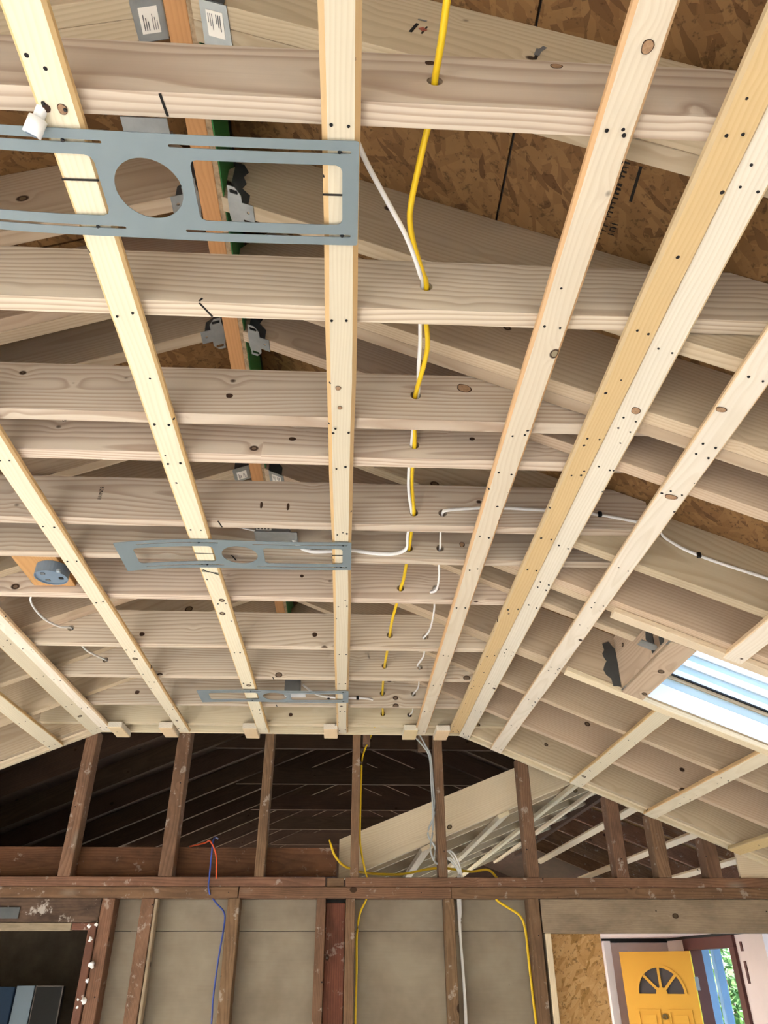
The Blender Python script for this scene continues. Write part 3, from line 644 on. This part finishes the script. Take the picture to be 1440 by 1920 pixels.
w3 = [(.259, 1.853, 1.133), (.268, 1.95, 1.128)] + thru(6, 1) + [(.285, 2.15, 1.10), (.283, 2.22, 1.085), (.268, 2.26, 1.095), (.278, 2.29, 1.115)] + thru(7, 1) + [(.300, 2.45, 1.11), (.298, 2.6, 1.10), (.285, 2.71, 1.115)] + thru(8, 1) + [(.305, 2.9, 1.115), (.29, 3.03, 1.12)] + thru(9, 1) + [(.318, 3.3, 1.118)] + thru(10, 1) + [(.322, 3.68, 1.12)] + thru(11, 1)
cable('white_cable', w3, .0033, .0045, 'white', 'thin white cable looping through joist holes right of the yellow cable')
w4 = thru(7, 2) + [(-1.13, 2.42, 1.115), (-1.13, 2.55, 1.105), (-1.115, 2.68, 1.125)] + thru(8, 2) + [(-1.09, 2.93, 1.13)] + thru(9, 2)
cable('white_cable', w4, .0033, .0045, 'white', 'short white cable through the joist holes at the lower left below the round box')
w5 = [(.16, 3.104, 1.12), (.10, 3.109, 1.115), (.03, 3.109, 1.118), (-.05, 3.3, 1.13), (-.12, 3.38, 1.14), (-.2, 3.39, 1.15)]
o = cable('white_cable', [(.19, 3.60, 1.12), (.15, 3.55, 1.118), (.10, 3.5, 1.12), (.03, 3.50, 1.125), (-.06, 3.5, 1.125), (-.15, 3.48, 1.13), (-.22, 3.40, 1.15)], .0035, .0055, 'white', 'white cable stapled on the tenth joist, ending at the farthest box')
for x in (.04, -.10): box('staple', x-.006, x+.006, 3.494, 3.508, 1.116, 1.134, 'screw', o, .002)
cable('fixture_lead', [(-.30, 1.985, 1.160), (-.36, 1.97, 1.165), (-.42, 1.93, 1.15), (-.46, 1.90, 1.11), (-.465, 1.895, 1.075)], .0025, .0025, 'white', 'thin white lead arching left from the middle junction box')

# marker lines drawn on the wood
def mark(parent, p0, p1, wd=.004, off=(0, 0, -1)):
    a, b = lift(p0), lift(p1); n = Vector(off); L = (b-a).length
    me = bm_mesh(box_bm(0, L, -wd/2, wd/2, 0, .0006), 'marker_line'); return link('marker_line', me, 'ink', parent, frame(a, b, n))
mark(JO[1], (-.297, .604, 1.0898), (-.292, .638, 1.0898)); mark(JO[2], (-.305, 1.002, 1.0898), (-.285, 1.036, 1.0898)); mark(JO[2], (-.300, .9998, 1.10), (-.305, .9998, 1.092), .004, (0, -1, 0))
mark(JO[5], (-.385, 1.812, 1.0898), (-.378, 1.846, 1.0898)); mark(JO[6], (-.372, 2.014, 1.0898), (-.362, 2.048, 1.0898)); mark(JO[9], (-.335, 3.116, 1.0898), (-.333, 3.15, 1.0898)); mark(JO[10], (-.35, 3.51, 1.0898), (-.348, 3.54, 1.0898))
for s, y in (('S2', .735), ('S3', .742), ('S2', 1.965), ('S3', 1.962)):
    xm = STR[s].matrix_world.translation.x; mark(STR[s], (xm-.029, y+random.uniform(-.002, .002), 1.0672), (xm+.029, y+random.uniform(-.003, .003), 1.0672), .0035)
for d in (0, .008, -.008): mark(STR['S2'], (-.470, 2.075+d, 1.0672), (-.42, 2.10-d, 1.0672), .0025)
# lumber stamps
def stamp(parent, text, p, ux, uy, n, size, mat='ink'):
    cu = bpy.data.curves.new('stamp', 'FONT'); cu.body = text; cu.size = size; cu.extrude = .0003
    to = bpy.data.objects.new('tmp', cu); C.objects.link(to); bpy.context.view_layer.update()
    me = bpy.data.meshes.new_from_object(to.evaluated_get(bpy.context.evaluated_depsgraph_get())); bpy.data.objects.remove(to, do_unlink=True)
    me.materials.clear(); x, y, z = Vector(ux).normalized(), Vector(uy).normalized(), Vector(n).normalized(); q = lift(p)
    return link('ink_stamp', me, mat, parent, Matrix(((x.x, y.x, z.x, q.x), (x.y, y.y, z.y, q.y), (x.z, y.z, z.z, q.z), (0, 0, 0, 1))))
stamp(JO[4], '52N145', (-.738, 1.4888, 1.222), (0, 0, -1), (1, 0, 0), (0, -1, 0), .014)
stamp(JO[5], '52N111', (-.735, 1.8108, 1.196), (0, 0, -1), (1, 0, 0), (0, -1, 0), .014)

def knot(parent, p, rx, rz, n=(0, -1, 0), ang=0., hollow=False):
    c = lift(p); nz = Vector(n).normalized(); x = Vector((1, 0, 0)) if abs(nz.x) < .9 else Vector((0, 1, 0)); x = (x-nz*x.dot(nz)).normalized(); y = nz.cross(x)
    mw = Matrix(((x.x, y.x, nz.x, c.x), (x.y, y.y, nz.y, c.y), (x.z, y.z, nz.z, c.z), (0, 0, 0, 1))) @ Matrix.Rotation(ang, 4, 'Z')
    el = lambda k, j: [(rx*k*(1+j*math.sin(3*t+1))*math.cos(t), rz*k*(1+j*math.cos(2*t))*math.sin(t)) for t in [2*math.pi*i/22 for i in range(22)]]
    o = sheet('knot', el(1, .08), [], .0005, 'knot', mw, parent)
    if not hollow: sheet('knot_core', el(.87, .05), [], .0009, 'knotc', mw, o)
    return o
for j, px, py, rx, rz, a, h in ((3, 870, 728, .018, .013, -.35, False), (3, 430, 742, .008, .007, 0, True), (4, 548, 823, .009, .006, 0, True), (4, 885, 823, .007, .005, 0, True), (1, 1043, 124, .010, .007, 0, False), (1, 806, 118, .008, .006, 0, True),
                              (8, 266, 1189, .010, .009, 0, True), (8, 590, 1190, .010, .010, 0, True), (7, 566, 1080, .006, .006, 0, True), (10, 257, 1298, .010, .010, 0, True), (6, 866, 1021, .008, .010, 0, False), (11, 545, 1340, .010, .010, 0, True), (5, 490, 947, .004, .012, 0, True), (5, 540, 950, .004, .013, 0, True)):
    q = atY(px, py, JY[j]-.0003); knot(JO[j], tuple(q), rx, rz, (0, -1, 0), a, h)
nR = Vector((-M45, 0, -1)).normalized()
for st, px, py, r1, r2, a in (('S7', 1352, 768, .011, .008, .2), ('S7', 1258, 932, .015, .010, .3), ('S6', 1192, 770, .010, .012, 0)):
    d = ray(px, py); t = (1.09+M45*.605-.0222*1.083)/(d.z+M45*d.x); knot(STR[st], tuple(d*t), r1, r2, tuple(nR), a)
for st, px, py, r1 in (('S3', 658, 111, .0065), ('S3', 619, 157, .006), ('S4', 1214, 88, .0085), ('S2', 87, 203, .0055), ('S2', 117, 205, .007), ('S3', 634, 728, .006), ('S3', 637, 765, .005)):
    knot(STR[st], tuple(atZ(px, py, 1.0678)), r1, r1*1.25, (0, 0, -1), 0, px in (87, 619))
# black print on the roof panels and rafter faces (worn, not legible)
osbz = DEP-.0006
def onosb(px, py): d = ray(px, py); t = (1.09+M45*.605+osbz)/(d.z+M45*d.x); return d*t
def ink_bar(p, q, wd, parent=roof, n=nR, mat='ink'):
    a, b = lift(p), lift(q); return link('ink_stamp', bm_mesh(box_bm(0, (b-a).length, -wd/2, wd/2, 0, .0003), 'ink_stamp'), mat, parent, frame(a, b, n))
ink_bar(onosb(1202, 312), onosb(1182, 378), .006)
rk = random.Random(5)
for (x0, y0), (x1, y1), n in (((1176, 305), (1150, 380), 9), ((1163, 345), (1128, 440), 11), ((1153, 420), (1140, 452), 5), ((1136, 400), (1118, 455), 6)):
    for k in range(n):
        u = k/n; v = (k+.75)/n; mx, my = x0+(x1-x0)*u, y0+(y1-y0)*u
        if rk.random() < .15: continue
        w_ = rk.uniform(3.5, 6); ink_bar(onosb(mx-w_, my-1), onosb(mx+w_, my+2), rk.uniform(.002, .0045))
        if rk.random() < .6: ink_bar(onosb(mx-w_+1, my), onosb(mx-w_+1+(x1-x0)*(v-u), my+(y1-y0)*(v-u)), .0025)
r1 = [o for o in C.objects if o.name.startswith('roof_rafter') and o.get('label', '').startswith('tan near ply of the double rafter at the top') and 'right' in o['label']][0]
yf = .641-.0007
for (a, b), (c, d), w_, m in (((769, 60), (783, 44), .006, 'ink'), ((789, 52), (797, 58), .010, 'redink'), ((790, 63), (801, 50), .003, 'ink'), ((784, 36), (800, 40), .004, 'inkg'), ((1006, 104), (1011, 92), .010, 'inkg'), ((1003, 111), (1006, 104), .006, 'ink'), ((1012, 95), (1022, 88), .008, 'inkg')):
    ink_bar(atY(a, b, yf), atY(c, d, yf), w_, r1, Vector((0, -1, 0)), m)

# ------------------------------------------------------------------ old stud wall
wall = empty('wall_far', (0, 4.05, -E)); tag(wall, kind='structure')
def vstud(name, x0, x1, z0, z1, mat='old', y0=4.0, d=.09, lean=0.):
    return beam(name, ((x0+x1)/2, y0+d/2, z0), ((x0+x1)/2+lean, y0+d/2, z1), d, x1-x0, mat, wall, (1, 0, 0), .003, wob=.0012, seg=8)
for x0, x1 in ((-1.385, -1.325), (-.905, -.838), (-.442, -.395), (.024, .066), (.460, .504), (.902, .960), (1.348, 1.412), (1.560, 1.625), (1.815, 1.885), (-1.90, -1.84), (-2.4, -2.34)):
    top = min(1.14, zR(x1)+.03 if x1 > 0 else 9, zL(x0)+.03 if x0 < 0 else 9)
    vstud('cripple_stud', x0, x1, .393, top)
vstud('cripple_stud', .079, .118, 1.04, 1.15)      # short stub beside the fourth stud
vstud('cripple_stud', .385, .44, 1.03, 1.15, y0=4.06)
for x0, x1 in ((-1.150, -1.090), (-.965, -.905), (-.557, -.500), (-.135, -.090), (.006, .050), (.482, .529), (.890, .943)): vstud('stud', x0, x1, -E, .302, 'old' if x0 > -1 else 'oldp')
vstud('stud', -.090, .004, -E, .285, 'red', 4.03, .06)
vstud('stud', .958, .986, -E, .155, 'pale', 4.0, .09)
vstud('stud', -.9035, -.889, -E, .30, 'header', 4.004, .05)
box('top_plate', -3.15, -.096, 3.998, 4.09, .351, .393, 'oldp', wall, .002); box('top_plate', .002, 2.45, 3.998, 4.09, .351, .393, 'oldp', wall, .002)
box('top_plate', -.088, -.006, 4.01, 4.09, .352, .390, 'old', wall, .002)
box('top_plate', -3.15, -.512, 3.996, 4.09, .302, .350, 'oldp', wall, .002); box('top_plate', -.508, .516, 3.996, 4.09, .302, .350, 'oldp', wall, .002); box('top_plate', .518, 2.45, 3.997, 4.09, .302, .350, 'oldp', wall, .002)
box('header_beam', .950, 2.45, 4.0, 4.09, .155, .299, 'header', wall, .002)
box('header_beam', -3.15, -1.152, 4.0, 4.09, .200, .301, 'header2', wall, .002)
box('header_trim', -3.15, -1.27, 3.998, 4.03, .166, .199, 'header', wall, .002); box('header_trim', -1.268, -1.19, 4.0, 4.05, .170, .199, 'jamb', wall, .002)
box('metal_strap', -3.1, -1.52, 3.990, 3.997, .215, .262, 'steeld', wall, .001)
vstud('jamb_board', -1.188, -1.152, -E, .199, 'jamb', 3.99, .11)
for i, (x0, x1) in enumerate(((-1.15, -.56), (-.558, -.10), (.0, .485), (.487, .95))):
    for z0, z1 in ((-1.0, .166), (.169, .31)): box('sheathing_panel', x0, x1-.003, 4.092+.004*(i % 2), 4.104+.004*(i % 2), z0, z1, 'sheath', wall)
    box('sheathing_panel', x0, x1-.003, 4.092, 4.104, -E, -1.003, 'sheath', wall)
box('sheathing_panel', -.098, -.002, 4.095, 4.107, -E, .31, 'black', wall)
box('light_block_panel', -1.15, .98, 4.125, 4.13, -E, .34, 'tape', wall)  # unseen black panel added to stop light coming through the sheathing seams
box('osb_sheet', .9865, 1.250, 4.094, 4.106, -E, .156, 'osbw', wall, 0, 'z')
prism('plywood_sheet', [(1.985, .394), (2.6, .394), (2.6, zR(2.6)+DEP), (1.985, zR(1.985)+.01)], 4.02, 4.035, 'pale', wall)
for x0, x1, z in ((-3.3, -2.2, 0), ):
    prism('gable_board', [(-3.66, .394), (-2.2, .394), (-2.2, zL(-2.2)+.1), (-3.66, zL(-3.66)+.2)], 4.03, 4.05, 'dark', wall)
# plaster blobs left on the door jamb
for x, z, s in ((-1.168, .13, .010), (-1.145, .03, .014), (-1.150, -.03, .008), (-1.150, -.105, .012), (-1.175, -.10, .006), (-1.172, -.13, .006), (-1.185, .185, .009), (-1.155, .19, .008)):
    bm = bmesh.new(); bmesh.ops.create_icosphere(bm, subdivisions=2, radius=s)
    for v in bm.verts: v.co *= 1+random.uniform(-.35, .35)
    link('plaster_blob', bm_mesh(bm, 'plaster_blob'), 'wax', wall, Matrix.Translation(V(x, 3.992, z)))
# wires on the wall
cable('yellow_cable', [(.163, 3.885, 1.147), (.14, 3.98, 1.12), (.115, 4.035, 1.07), (.078, 4.045, .98), (.072, 4.045, .85), (.070, 4.045, .7), (.072, 4.045, .55), (.10, 4.045, .42), (.12, 4.05, .37), (.105, 4.05, .30), (.075, 4.05, .24), (.062, 4.05, .15), (.063, 4.05, 0), (.060, 4.05, -.25), (.06, 4.05, -.8)], .0035, .005, 'yellow', 'yellow cable hanging down the middle studs of the old wall')
for dx, lb in ((0, 'left'), (.008, 'right')):
    cable('grey_cable', [(.319+dx, 3.885, 1.143), (.335+dx*5, 3.99, 1.10), (.40+dx*2, 4.03, 1.04), (.437+dx, 4.04, .98), (.443+dx, 4.04, .85), (.446+dx, 4.04, .70), (.440-dx*3, 4.04, .60), (.425+dx*3, 4.03, .53), (.44, 4.02, .47), (.475, 4.05, .455)], .003, .005, 'grey', f'grey cable bundle beside the fifth cripple stud, {lb} strand')
for k, (dx, dz) in enumerate(((0, 0), (.012, .004), (-.004, -.035), (.006, -.03))):
    cable('white_cable', [(.475, 4.05, .50+dz), (.515+dx, 4.04, .515+dz), (.55+dx, 4.04, .47+dz*.6), (.567+dx, 4.05, .42), (.562+dx*1.4, 4.05, .38), (.557+dx, 4.05, .32), (.556+dx*.8, 4.05, .24), (.556+dx*.3, 4.05, .15), (.562+dx*.3, 4.05, -.05), (.562+dx*.4, 4.05, -.25), (.565, 4.05, -.9)], .003, .0042, 'white', ['outermost', 'second', 'third', 'innermost'][k]+' strand of the white cables looping past the fifth stud and down')
cable('yellow_cable', [(-.085, 4.115, .575), (-.075, 4.09, .545), (-.055, 4.088, .50), (-.015, 4.09, .458), (.03, 4.10, .44), (.07, 4.15, .432), (.16, 4.22, .43), (.30, 4.22, .43), (.42, 4.20, .45), (.52, 4.20, .455), (.65, 4.2, .44), (.74, 4.18, .445), (.79, 4.17, .39)], .004, .006, 'yellow', 'yellow cable lying along the top of the old wall plate')
cable('yellow_cable', [(.74, 4.07, .32), (.75, 4.05, .295), (.80, 4.05, .265), (.855, 4.05, .23), (.875, 4.05, .17), (.878, 4.05, .05), (.882, 4.05, -.1), (.887, 4.05, -.3), (.89, 4.05, -.9)], .0035, .006, 'yellow', 'yellow cable curving down beside the right-hand stud near the doorway')
cable('blue_cable', [(-.655, 4.11, .58), (-.655, 3.985, .555), (-.655, 3.985, .40), (-.65, 3.985, .33), (-.62, 4.05, .285), (-.575, 4.05, .24), (-.572, 4.05, .17), (-.582, 4.05, .05), (-.588, 4.05, -.1), (-.583, 4.05, -.25), (-.58, 4.05, -.9)], .004, .004, 'blue', 'blue cable hanging over the old beam and down the sheathing')
cable('orange_cable', [(-.80, 4.14, .545), (-.72, 4.12, .56), (-.67, 3.985, .55), (-.635, 3.985, .49), (-.625, 3.985, .42), (-.623, 4.0, .385)], .004, .004, 'orange', 'short orange cable draped over the old red beam')

# ------------------------------------------------------------------ old attic behind the wall
ARX = .15; AZ = lambda X: 1.826+M45*X if X < ARX else 1.951-M45*X
o = box('attic_beam', -3.3, -.045, 4.105, 4.145, .405, .538, 'red', None, .002); tag(o, 'reddish old beam lying behind the cripple studs on the left', 'beam')
LBL = 'dark old attic rafter'
for i in range(11):
    y = 4.935+.61*i
    for side, xe in ((-1, -3.0 if y < 7.5 else -2.15), (1, 1.78)):
        xs_ = ARX+.002*side; a = (xs_, y+.02, AZ(xs_)+.075); b = (xe, y+.02, AZ(xe)+.075)
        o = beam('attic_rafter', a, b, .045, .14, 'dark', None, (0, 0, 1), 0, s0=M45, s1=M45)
        tag(o, f'{ORD[i]} dark old attic rafter behind the wall, {"left" if side < 0 else "right"} slope', 'rafter', 'old attic rafters')
    if i % 2 == 1 and i < 10:
        hw = (1.826-1.48)/M45
        o = box('collar_tie', -.98, 1.27, y+.045, y+.083, 1.41, 1.55, 'dark', None, 0)
        tag(o, f'{ORD[i//2]} dark horizontal collar tie in the old attic, counted from the near end', 'collar tie', 'old attic collar ties')
        box('king_post', ARX-.02, ARX+.02, y+.0, y+.02, 1.55, 1.86, 'dark', o, 0)
deck = empty('roof_old', (0, 8, 2)); tag(deck, kind='structure')
HD = lambda X: AZ(X)+.165 if X < 1.75 else max(AZ(X)+.165, (.407+.387*X if X < 2.0 else 1.181-.387*(X-2.0))+.19)
xb = [ARX-.26*k for k in range(17)][::-1]+[ARX+.2*k for k in range(1, 9)]+[2.0+.275*k for k in range(0, 9)]
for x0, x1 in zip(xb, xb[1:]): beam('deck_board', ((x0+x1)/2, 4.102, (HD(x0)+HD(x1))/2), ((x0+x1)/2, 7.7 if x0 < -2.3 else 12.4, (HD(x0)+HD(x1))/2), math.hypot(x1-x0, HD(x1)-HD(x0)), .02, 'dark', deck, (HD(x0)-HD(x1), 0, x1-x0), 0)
box('attic_end_panel', -4.2, 4.3, 12.0, 12.05, -.2, 2.4, 'dark', deck)
prism('light_block_gable', [(-4.2, .9), (-3.66, zL(-3.66)+.20), (-.355, zL(-.355)+.205), (2.95, zR(2.95)+.20), (4.3, .6), (4.3, 2.5), (-4.2, 2.5)], 4.081, 4.10, 'dark', deck)  # unseen wall added to stop light leaking in between the two roofs
box('side_panel', -4.15, -4.1, 4.1, 7.7, -E, .5, 'dark', deck); box('side_panel', -4.15, -3.0, 4.05, 4.1, -E, .9, 'dark', deck)
o = box('wood_scrap', .33, .40, 9.10, 9.16, 1.32, 1.385, 'pale', None, .002); tag(o, 'small pale wood scrap on a collar tie in the attic', 'wood scrap')

# second sloping ceiling beyond the wall
M2 = .387; z2 = lambda X: .407+M2*X if X < 2.0 else 1.181-M2*(X-2.0)
def raf2(y, x0, x1, dep, mat, label, wd=.038):
    a = (x0, y, z2(x0)+dep/2); b = (x1, y, z2(x1)+dep/2)
    return tag(beam('ceiling_rafter', a, b, wd, dep*.93, mat, None, (0, 0, 1), .001, s0=M2, s1=M2), label, 'rafter', 'rafters of the second sloping ceiling')
raf2(4.235, -.035, 1.95, .20, 'pale', 'wide pale board slanting up to the right behind the stud wall', .04)
for i, y in enumerate((4.50, 5.15, 5.75, 6.4, 7.0, 7.6, 8.2, 8.8)):
    raf2(y, .0, 1.98, .15, 'pale', f'{ORD[i]} slanting rafter beyond the wide pale board, rising right')
    raf2(y, 2.02, 3.8, .15, 'oldp', f'{ORD[i]} brown rafter falling to the right beyond the stud wall')
    for x0 in (2.1, 2.5, 2.9, 3.3): pass
tag(beam('ridge_board', (2.0, 4.3, 1.25), (2.0, 9.4, 1.25), .04, .2, 'dark', None, (0, 0, 1), 0), 'dark ridge board of the second ceiling beyond the wall', 'beam')
for i, (x, ya, yb, m) in enumerate(((.425, 4.24, 9, 'pale'), (.85, 4.24, 9, 'pale'), (1.275, 4.21, 9, 'pale'), (1.68, 4.21, 9, 'pale'), (2.24, 4.3, 9.3, 'pale'), (2.70, 4.6, 9.3, 'pale'), (3.1, 4.6, 9.3, 'pale'))):
    s = -1 if x < 2 else 1; nz = Vector((M2*s, 0, 1)).normalized(); p = Vector((x, 0, z2(x)))-nz*.012
    o = beam('furring_strip', (p.x, ya, p.z), (p.x, yb, p.z), .066, .022, m, None, nz, .002)
    tag(o, f'{ORD[i]} pale furring strip from the left under the second ceiling beyond the wall', 'furring strip', 'furring strips beyond the wall')
for j in range(4):
    for i in range(3):
        x0, x1 = 2.02+.6*i, 2.02+.6*(i+1)-.004; y0 = 4.4+1.22*j
        beam('sheathing_sheet', (x0, y0+.605, z2(x0)+.166), (x1, y0+.605, z2(x1)+.166), 1.21, .012, 'osbw', deck, (M2, 0, 1), 0)

# ------------------------------------------------------------------ dark room on the left
dk = empty('wall_dark_room', (-2.2, 7, -E)); tag(dk, kind='structure')
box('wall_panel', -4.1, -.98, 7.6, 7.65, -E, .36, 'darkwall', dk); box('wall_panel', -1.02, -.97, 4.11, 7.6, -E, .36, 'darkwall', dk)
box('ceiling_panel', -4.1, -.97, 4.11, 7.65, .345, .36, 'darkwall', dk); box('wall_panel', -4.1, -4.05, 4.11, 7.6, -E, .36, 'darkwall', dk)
cb = empty('tall_cabinet', (-2.4, 6.6, -E)); tag(cb, 'dark tall cabinet with blue door and silver edge strip in the unlit room', 'cabinet')
box('door_panel', -3.1, -2.40, 6.55, 6.60, -E, -.085, 'navy', cb, .004); box('edge_strip', -2.385, -2.255, 6.54, 6.60, -E, -.078, 'silver', cb, .003)
box('side_panel', -2.245, -2.05, 6.545, 6.6, -E, -.083, 'black', cb, .003)
for x0, x1, z0, z1 in ((-2.247, -2.240, -E, -.083), (-2.055, -2.047, -E, -.083), (-2.247, -2.047, -.086, -.080)): box('outline_trim', x0, x1, 6.538, 6.545, z0, z1, 'pinkline', cb)

# ------------------------------------------------------------------ bright room on the right, with the yellow door
br = empty('wall_bright_room', (3.8, 7, -E)); tag(br, kind='structure')
DY0, DY1 = 8.22, 9.22
box('wall_panel', 3.8, 3.9, DY1+.12, 9.9, -E, .36, 'plaster', br); box('wall_panel', 3.8, 3.9, 7.55, DY0-.10, -E, .36, 'plaster', br)
box('wall_panel', 3.8, 3.9, DY0-.10, DY1+.12, .30, .36, 'plaster', br)
box('wall_panel', 3.8, 3.9, 4.1, 4.3, -E, .6, 'plaster', br)
box('wall_panel', 2.75, 3.8, 9.87, 9.95, -E, .36, 'plaster', br); box('wall_panel', -.97, -.3, 9.87, 9.95, -E, .36, 'plaster', br); box('wall_panel', -.3, 2.75, 9.87, 9.95, .2, .36, 'plaster', br); box('wall_panel', -.3, 2.75, 9.87, 9.95, -E, -1.6, 'plaster', br); box('corner_trim', 3.02, 3.10, 9.80, 9.87, -E, .30, 'plasterw', br)
box('ceiling_panel', 1.5, 3.8, 7.9, 9.87, .325, .345, 'plaster', br)
box('dark_gap', 3.02, 3.8, 9.855, 9.87, .285, .325, 'tape', br); box('dark_gap', 3.785, 3.80, DY0-.6, 9.86, .300, .325, 'tape', br)
fr = empty('door_frame', (3.8, 8.7, -E)); tag(fr, 'dark maroon door frame around the open front door', 'door frame')
box('frame_head', 3.77, 3.92, DY0-.11, DY1+.12, .195, .300, 'frame', fr, .003); box('frame_jamb', 3.77, 3.92, DY0-.11, DY0-.0, -E, .195, 'frame', fr, .003, 'z'); box('frame_jamb', 3.77, 3.92, DY1, DY1+.12, -E, .195, 'frame', fr, .003, 'z')
for z0, z1, y in ((.16, .24, DY0-.2), (-.1, .08, DY0-.2)):
    o = box('wall_patch', 3.792, 3.8, y-.04, y, z0, z1, 'frame', br)
# the yellow leaf, hinged at the far jamb and swung into the room
hp = Vector((3.775, 9.20, 0)); fp = Vector((3.135, 9.62, 0)); DW = (fp-hp).length; ztop = .187; DH = ztop+E-.01
ux = (hp-fp).normalized(); nn = Vector((0, 0, 1)).cross(ux)   # local x: free edge -> hinge, local y: up
mwD = Matrix(((ux.x, 0, nn.x, fp.x), (ux.y, 0, nn.y, fp.y), (0, 1, 0, .01), (0, 0, 0, 1)))
if (mwD.to_3x3() @ Vector((0, 0, 1))).y > 0:
    mwD = Matrix(((ux.x, 0, -nn.x, fp.x), (ux.y, 0, -nn.y, fp.y), (0, 1, 0, .01), (0, 0, 0, 1)))
dr = bpy.data.objects.new('front_door', None); C.objects.link(dr); dr.matrix_world = mwD
tag(dr, 'yellow panelled front door with a fan window, standing open', 'door')
def half(cx, cy, r, a0, a1, n=24): return [(cx+r*math.cos(a0+(a1-a0)*k/n), cy+r*math.sin(a0+(a1-a0)*k/n)) for k in range(n+1)]
cxd, cyd, rr = DW*.52, DH-.395, .245
sheet('door_leaf', [(0, 0), (DW, 0), (DW, DH), (0, DH)], [half(cxd, cyd, rr, 0, math.pi)], .042, 'door', mwD, dr)
pn = sheet('window_pane', half(cxd, cyd, rr+.004, 0, math.pi), [], .006, 'pane', mwD @ Matrix.Translation((0, 0, .004)), dr)
sheet('arch_moulding', half(cxd, cyd, rr+.022, 0, math.pi, 32)+half(cxd, cyd, rr-.004, math.pi, 0, 32), [], .014, 'door', mwD @ Matrix.Translation((0, 0, .024)), dr)
for a in (math.pi/4*1.0, math.pi/2, math.pi*.75):
    d = Vector((math.cos(a), math.sin(a))); p = Vector((-d.y, d.x))*.013; c0 = Vector((cxd, cyd))+d*.05; c1 = Vector((cxd, cyd))+d*(rr+.004)
    sheet('muntin', [tuple(c0-p), tuple(c1-p), tuple(c1+p), tuple(c0+p)], [], .02, 'door', mwD @ Matrix.Translation((0, 0, .012)), dr)
sheet('sunburst_hub', half(cxd, cyd, .06, 0, math.pi, 12), [], .02, 'door', mwD @ Matrix.Translation((0, 0, .013)), dr)
for x0, x1 in ((DW*.14, DW*.46), (DW*.57, DW*.89)):
    y1 = DH-.535
    sheet('panel_moulding', [(x0, y1-.7), (x1, y1-.7), (x1, y1), (x0, y1)], [[(x0+.022, y1-.678), (x1-.022, y1-.678), (x1-.022, y1-.022), (x0+.022, y1-.022)]], .012, 'door', mwD @ Matrix.Translation((0, 0, .024)), dr)
    sheet('raised_panel', [(x0+.05, y1-.65), (x1-.05, y1-.65), (x1-.05, y1-.05), (x0+.05, y1-.05)], [], .01, 'door', mwD @ Matrix.Translation((0, 0, .023)), dr)
sheet('door_knocker', circ(DW*.515, DH-.60, .028, 16), [circ(DW*.515, DH-.605, .014, 10)], .02, 'brass', mwD @ Matrix.Translation((0, 0, .03)), dr)
link('door_edge', bm_mesh(box_bm(DW, DW+.003, 0, DH, -.021, .021), 'door_edge'), 'doorl', dr, mwD)
hg = link('hinge', bm_mesh(box_bm(DW+.003, DW+.04, DH-.36, DH-.24, .012, .020), 'hinge'), 'silver', dr, mwD)
# porch outside the door
prf = box('porch_roof', 3.92, 7.0, 7.7, 12.8, .55, .62, 'porch', None, .01); tag(prf, 'blue painted porch ceiling above the front door', 'porch roof')
pc = empty('porch_post', (4.37, 10.26, -E)); tag(pc, 'blue painted porch post seen through the open doorway', 'post')
box('post_shaft', 4.31, 4.43, 10.2, 10.32, -E, .55, 'porch', pc, .01, 'z'); box('post_cap', 4.295, 4.445, 10.185, 10.335, .34, .40, 'porch', pc, .005)
pc2 = empty('porch_post', (4.79, 10.85, -E)); tag(pc2, 'second, farther blue porch post at the right of the doorway view', 'post')
box('post_shaft', 4.74, 4.84, 10.8, 10.9, -E, .55, 'porch', pc2, .01, 'z'); box('post_cap', 4.725, 4.855, 10.785, 10.915, .34, .40, 'porch', pc2, .005)
sh = empty('shrub', (6.3, 14.2, -E)); tag(sh, 'green leafy shrub outside the open front door', 'shrub')
bm = bmesh.new()
for i in range(5200):
    p = Vector((random.gauss(0, .9), random.gauss(0, .7), abs(random.gauss(0, 1.1))-.4)); q = Matrix.Rotation(random.uniform(0, 6.28), 3, Vector((random.uniform(-1, 1), random.uniform(-1, 1), random.uniform(-1, 1))).normalized())
    s = random.uniform(.05, .1); bm.faces.new([bm.verts.new(p+q @ Vector(v)*s) for v in ((-1, 0, 0), (0, -.45, 0), (1, 0, 0), (0, .45, .1))])
tag(link('foliage', bm_mesh(bm, 'foliage'), 'leaf', sh, Matrix.Translation(V(6.3, 14.2, -1.2))), kind='stuff')
for k in range(5): tube('stem', [(6.3, 14.2, -E-.2), (6.3+random.uniform(-.2, .2), 14.2+random.uniform(-.2, .2), -1.0), (6.3+random.uniform(-.6, .6), 14.2+random.uniform(-.5, .5), -.1)], .02, .02, 'old', sh, 4, 6)
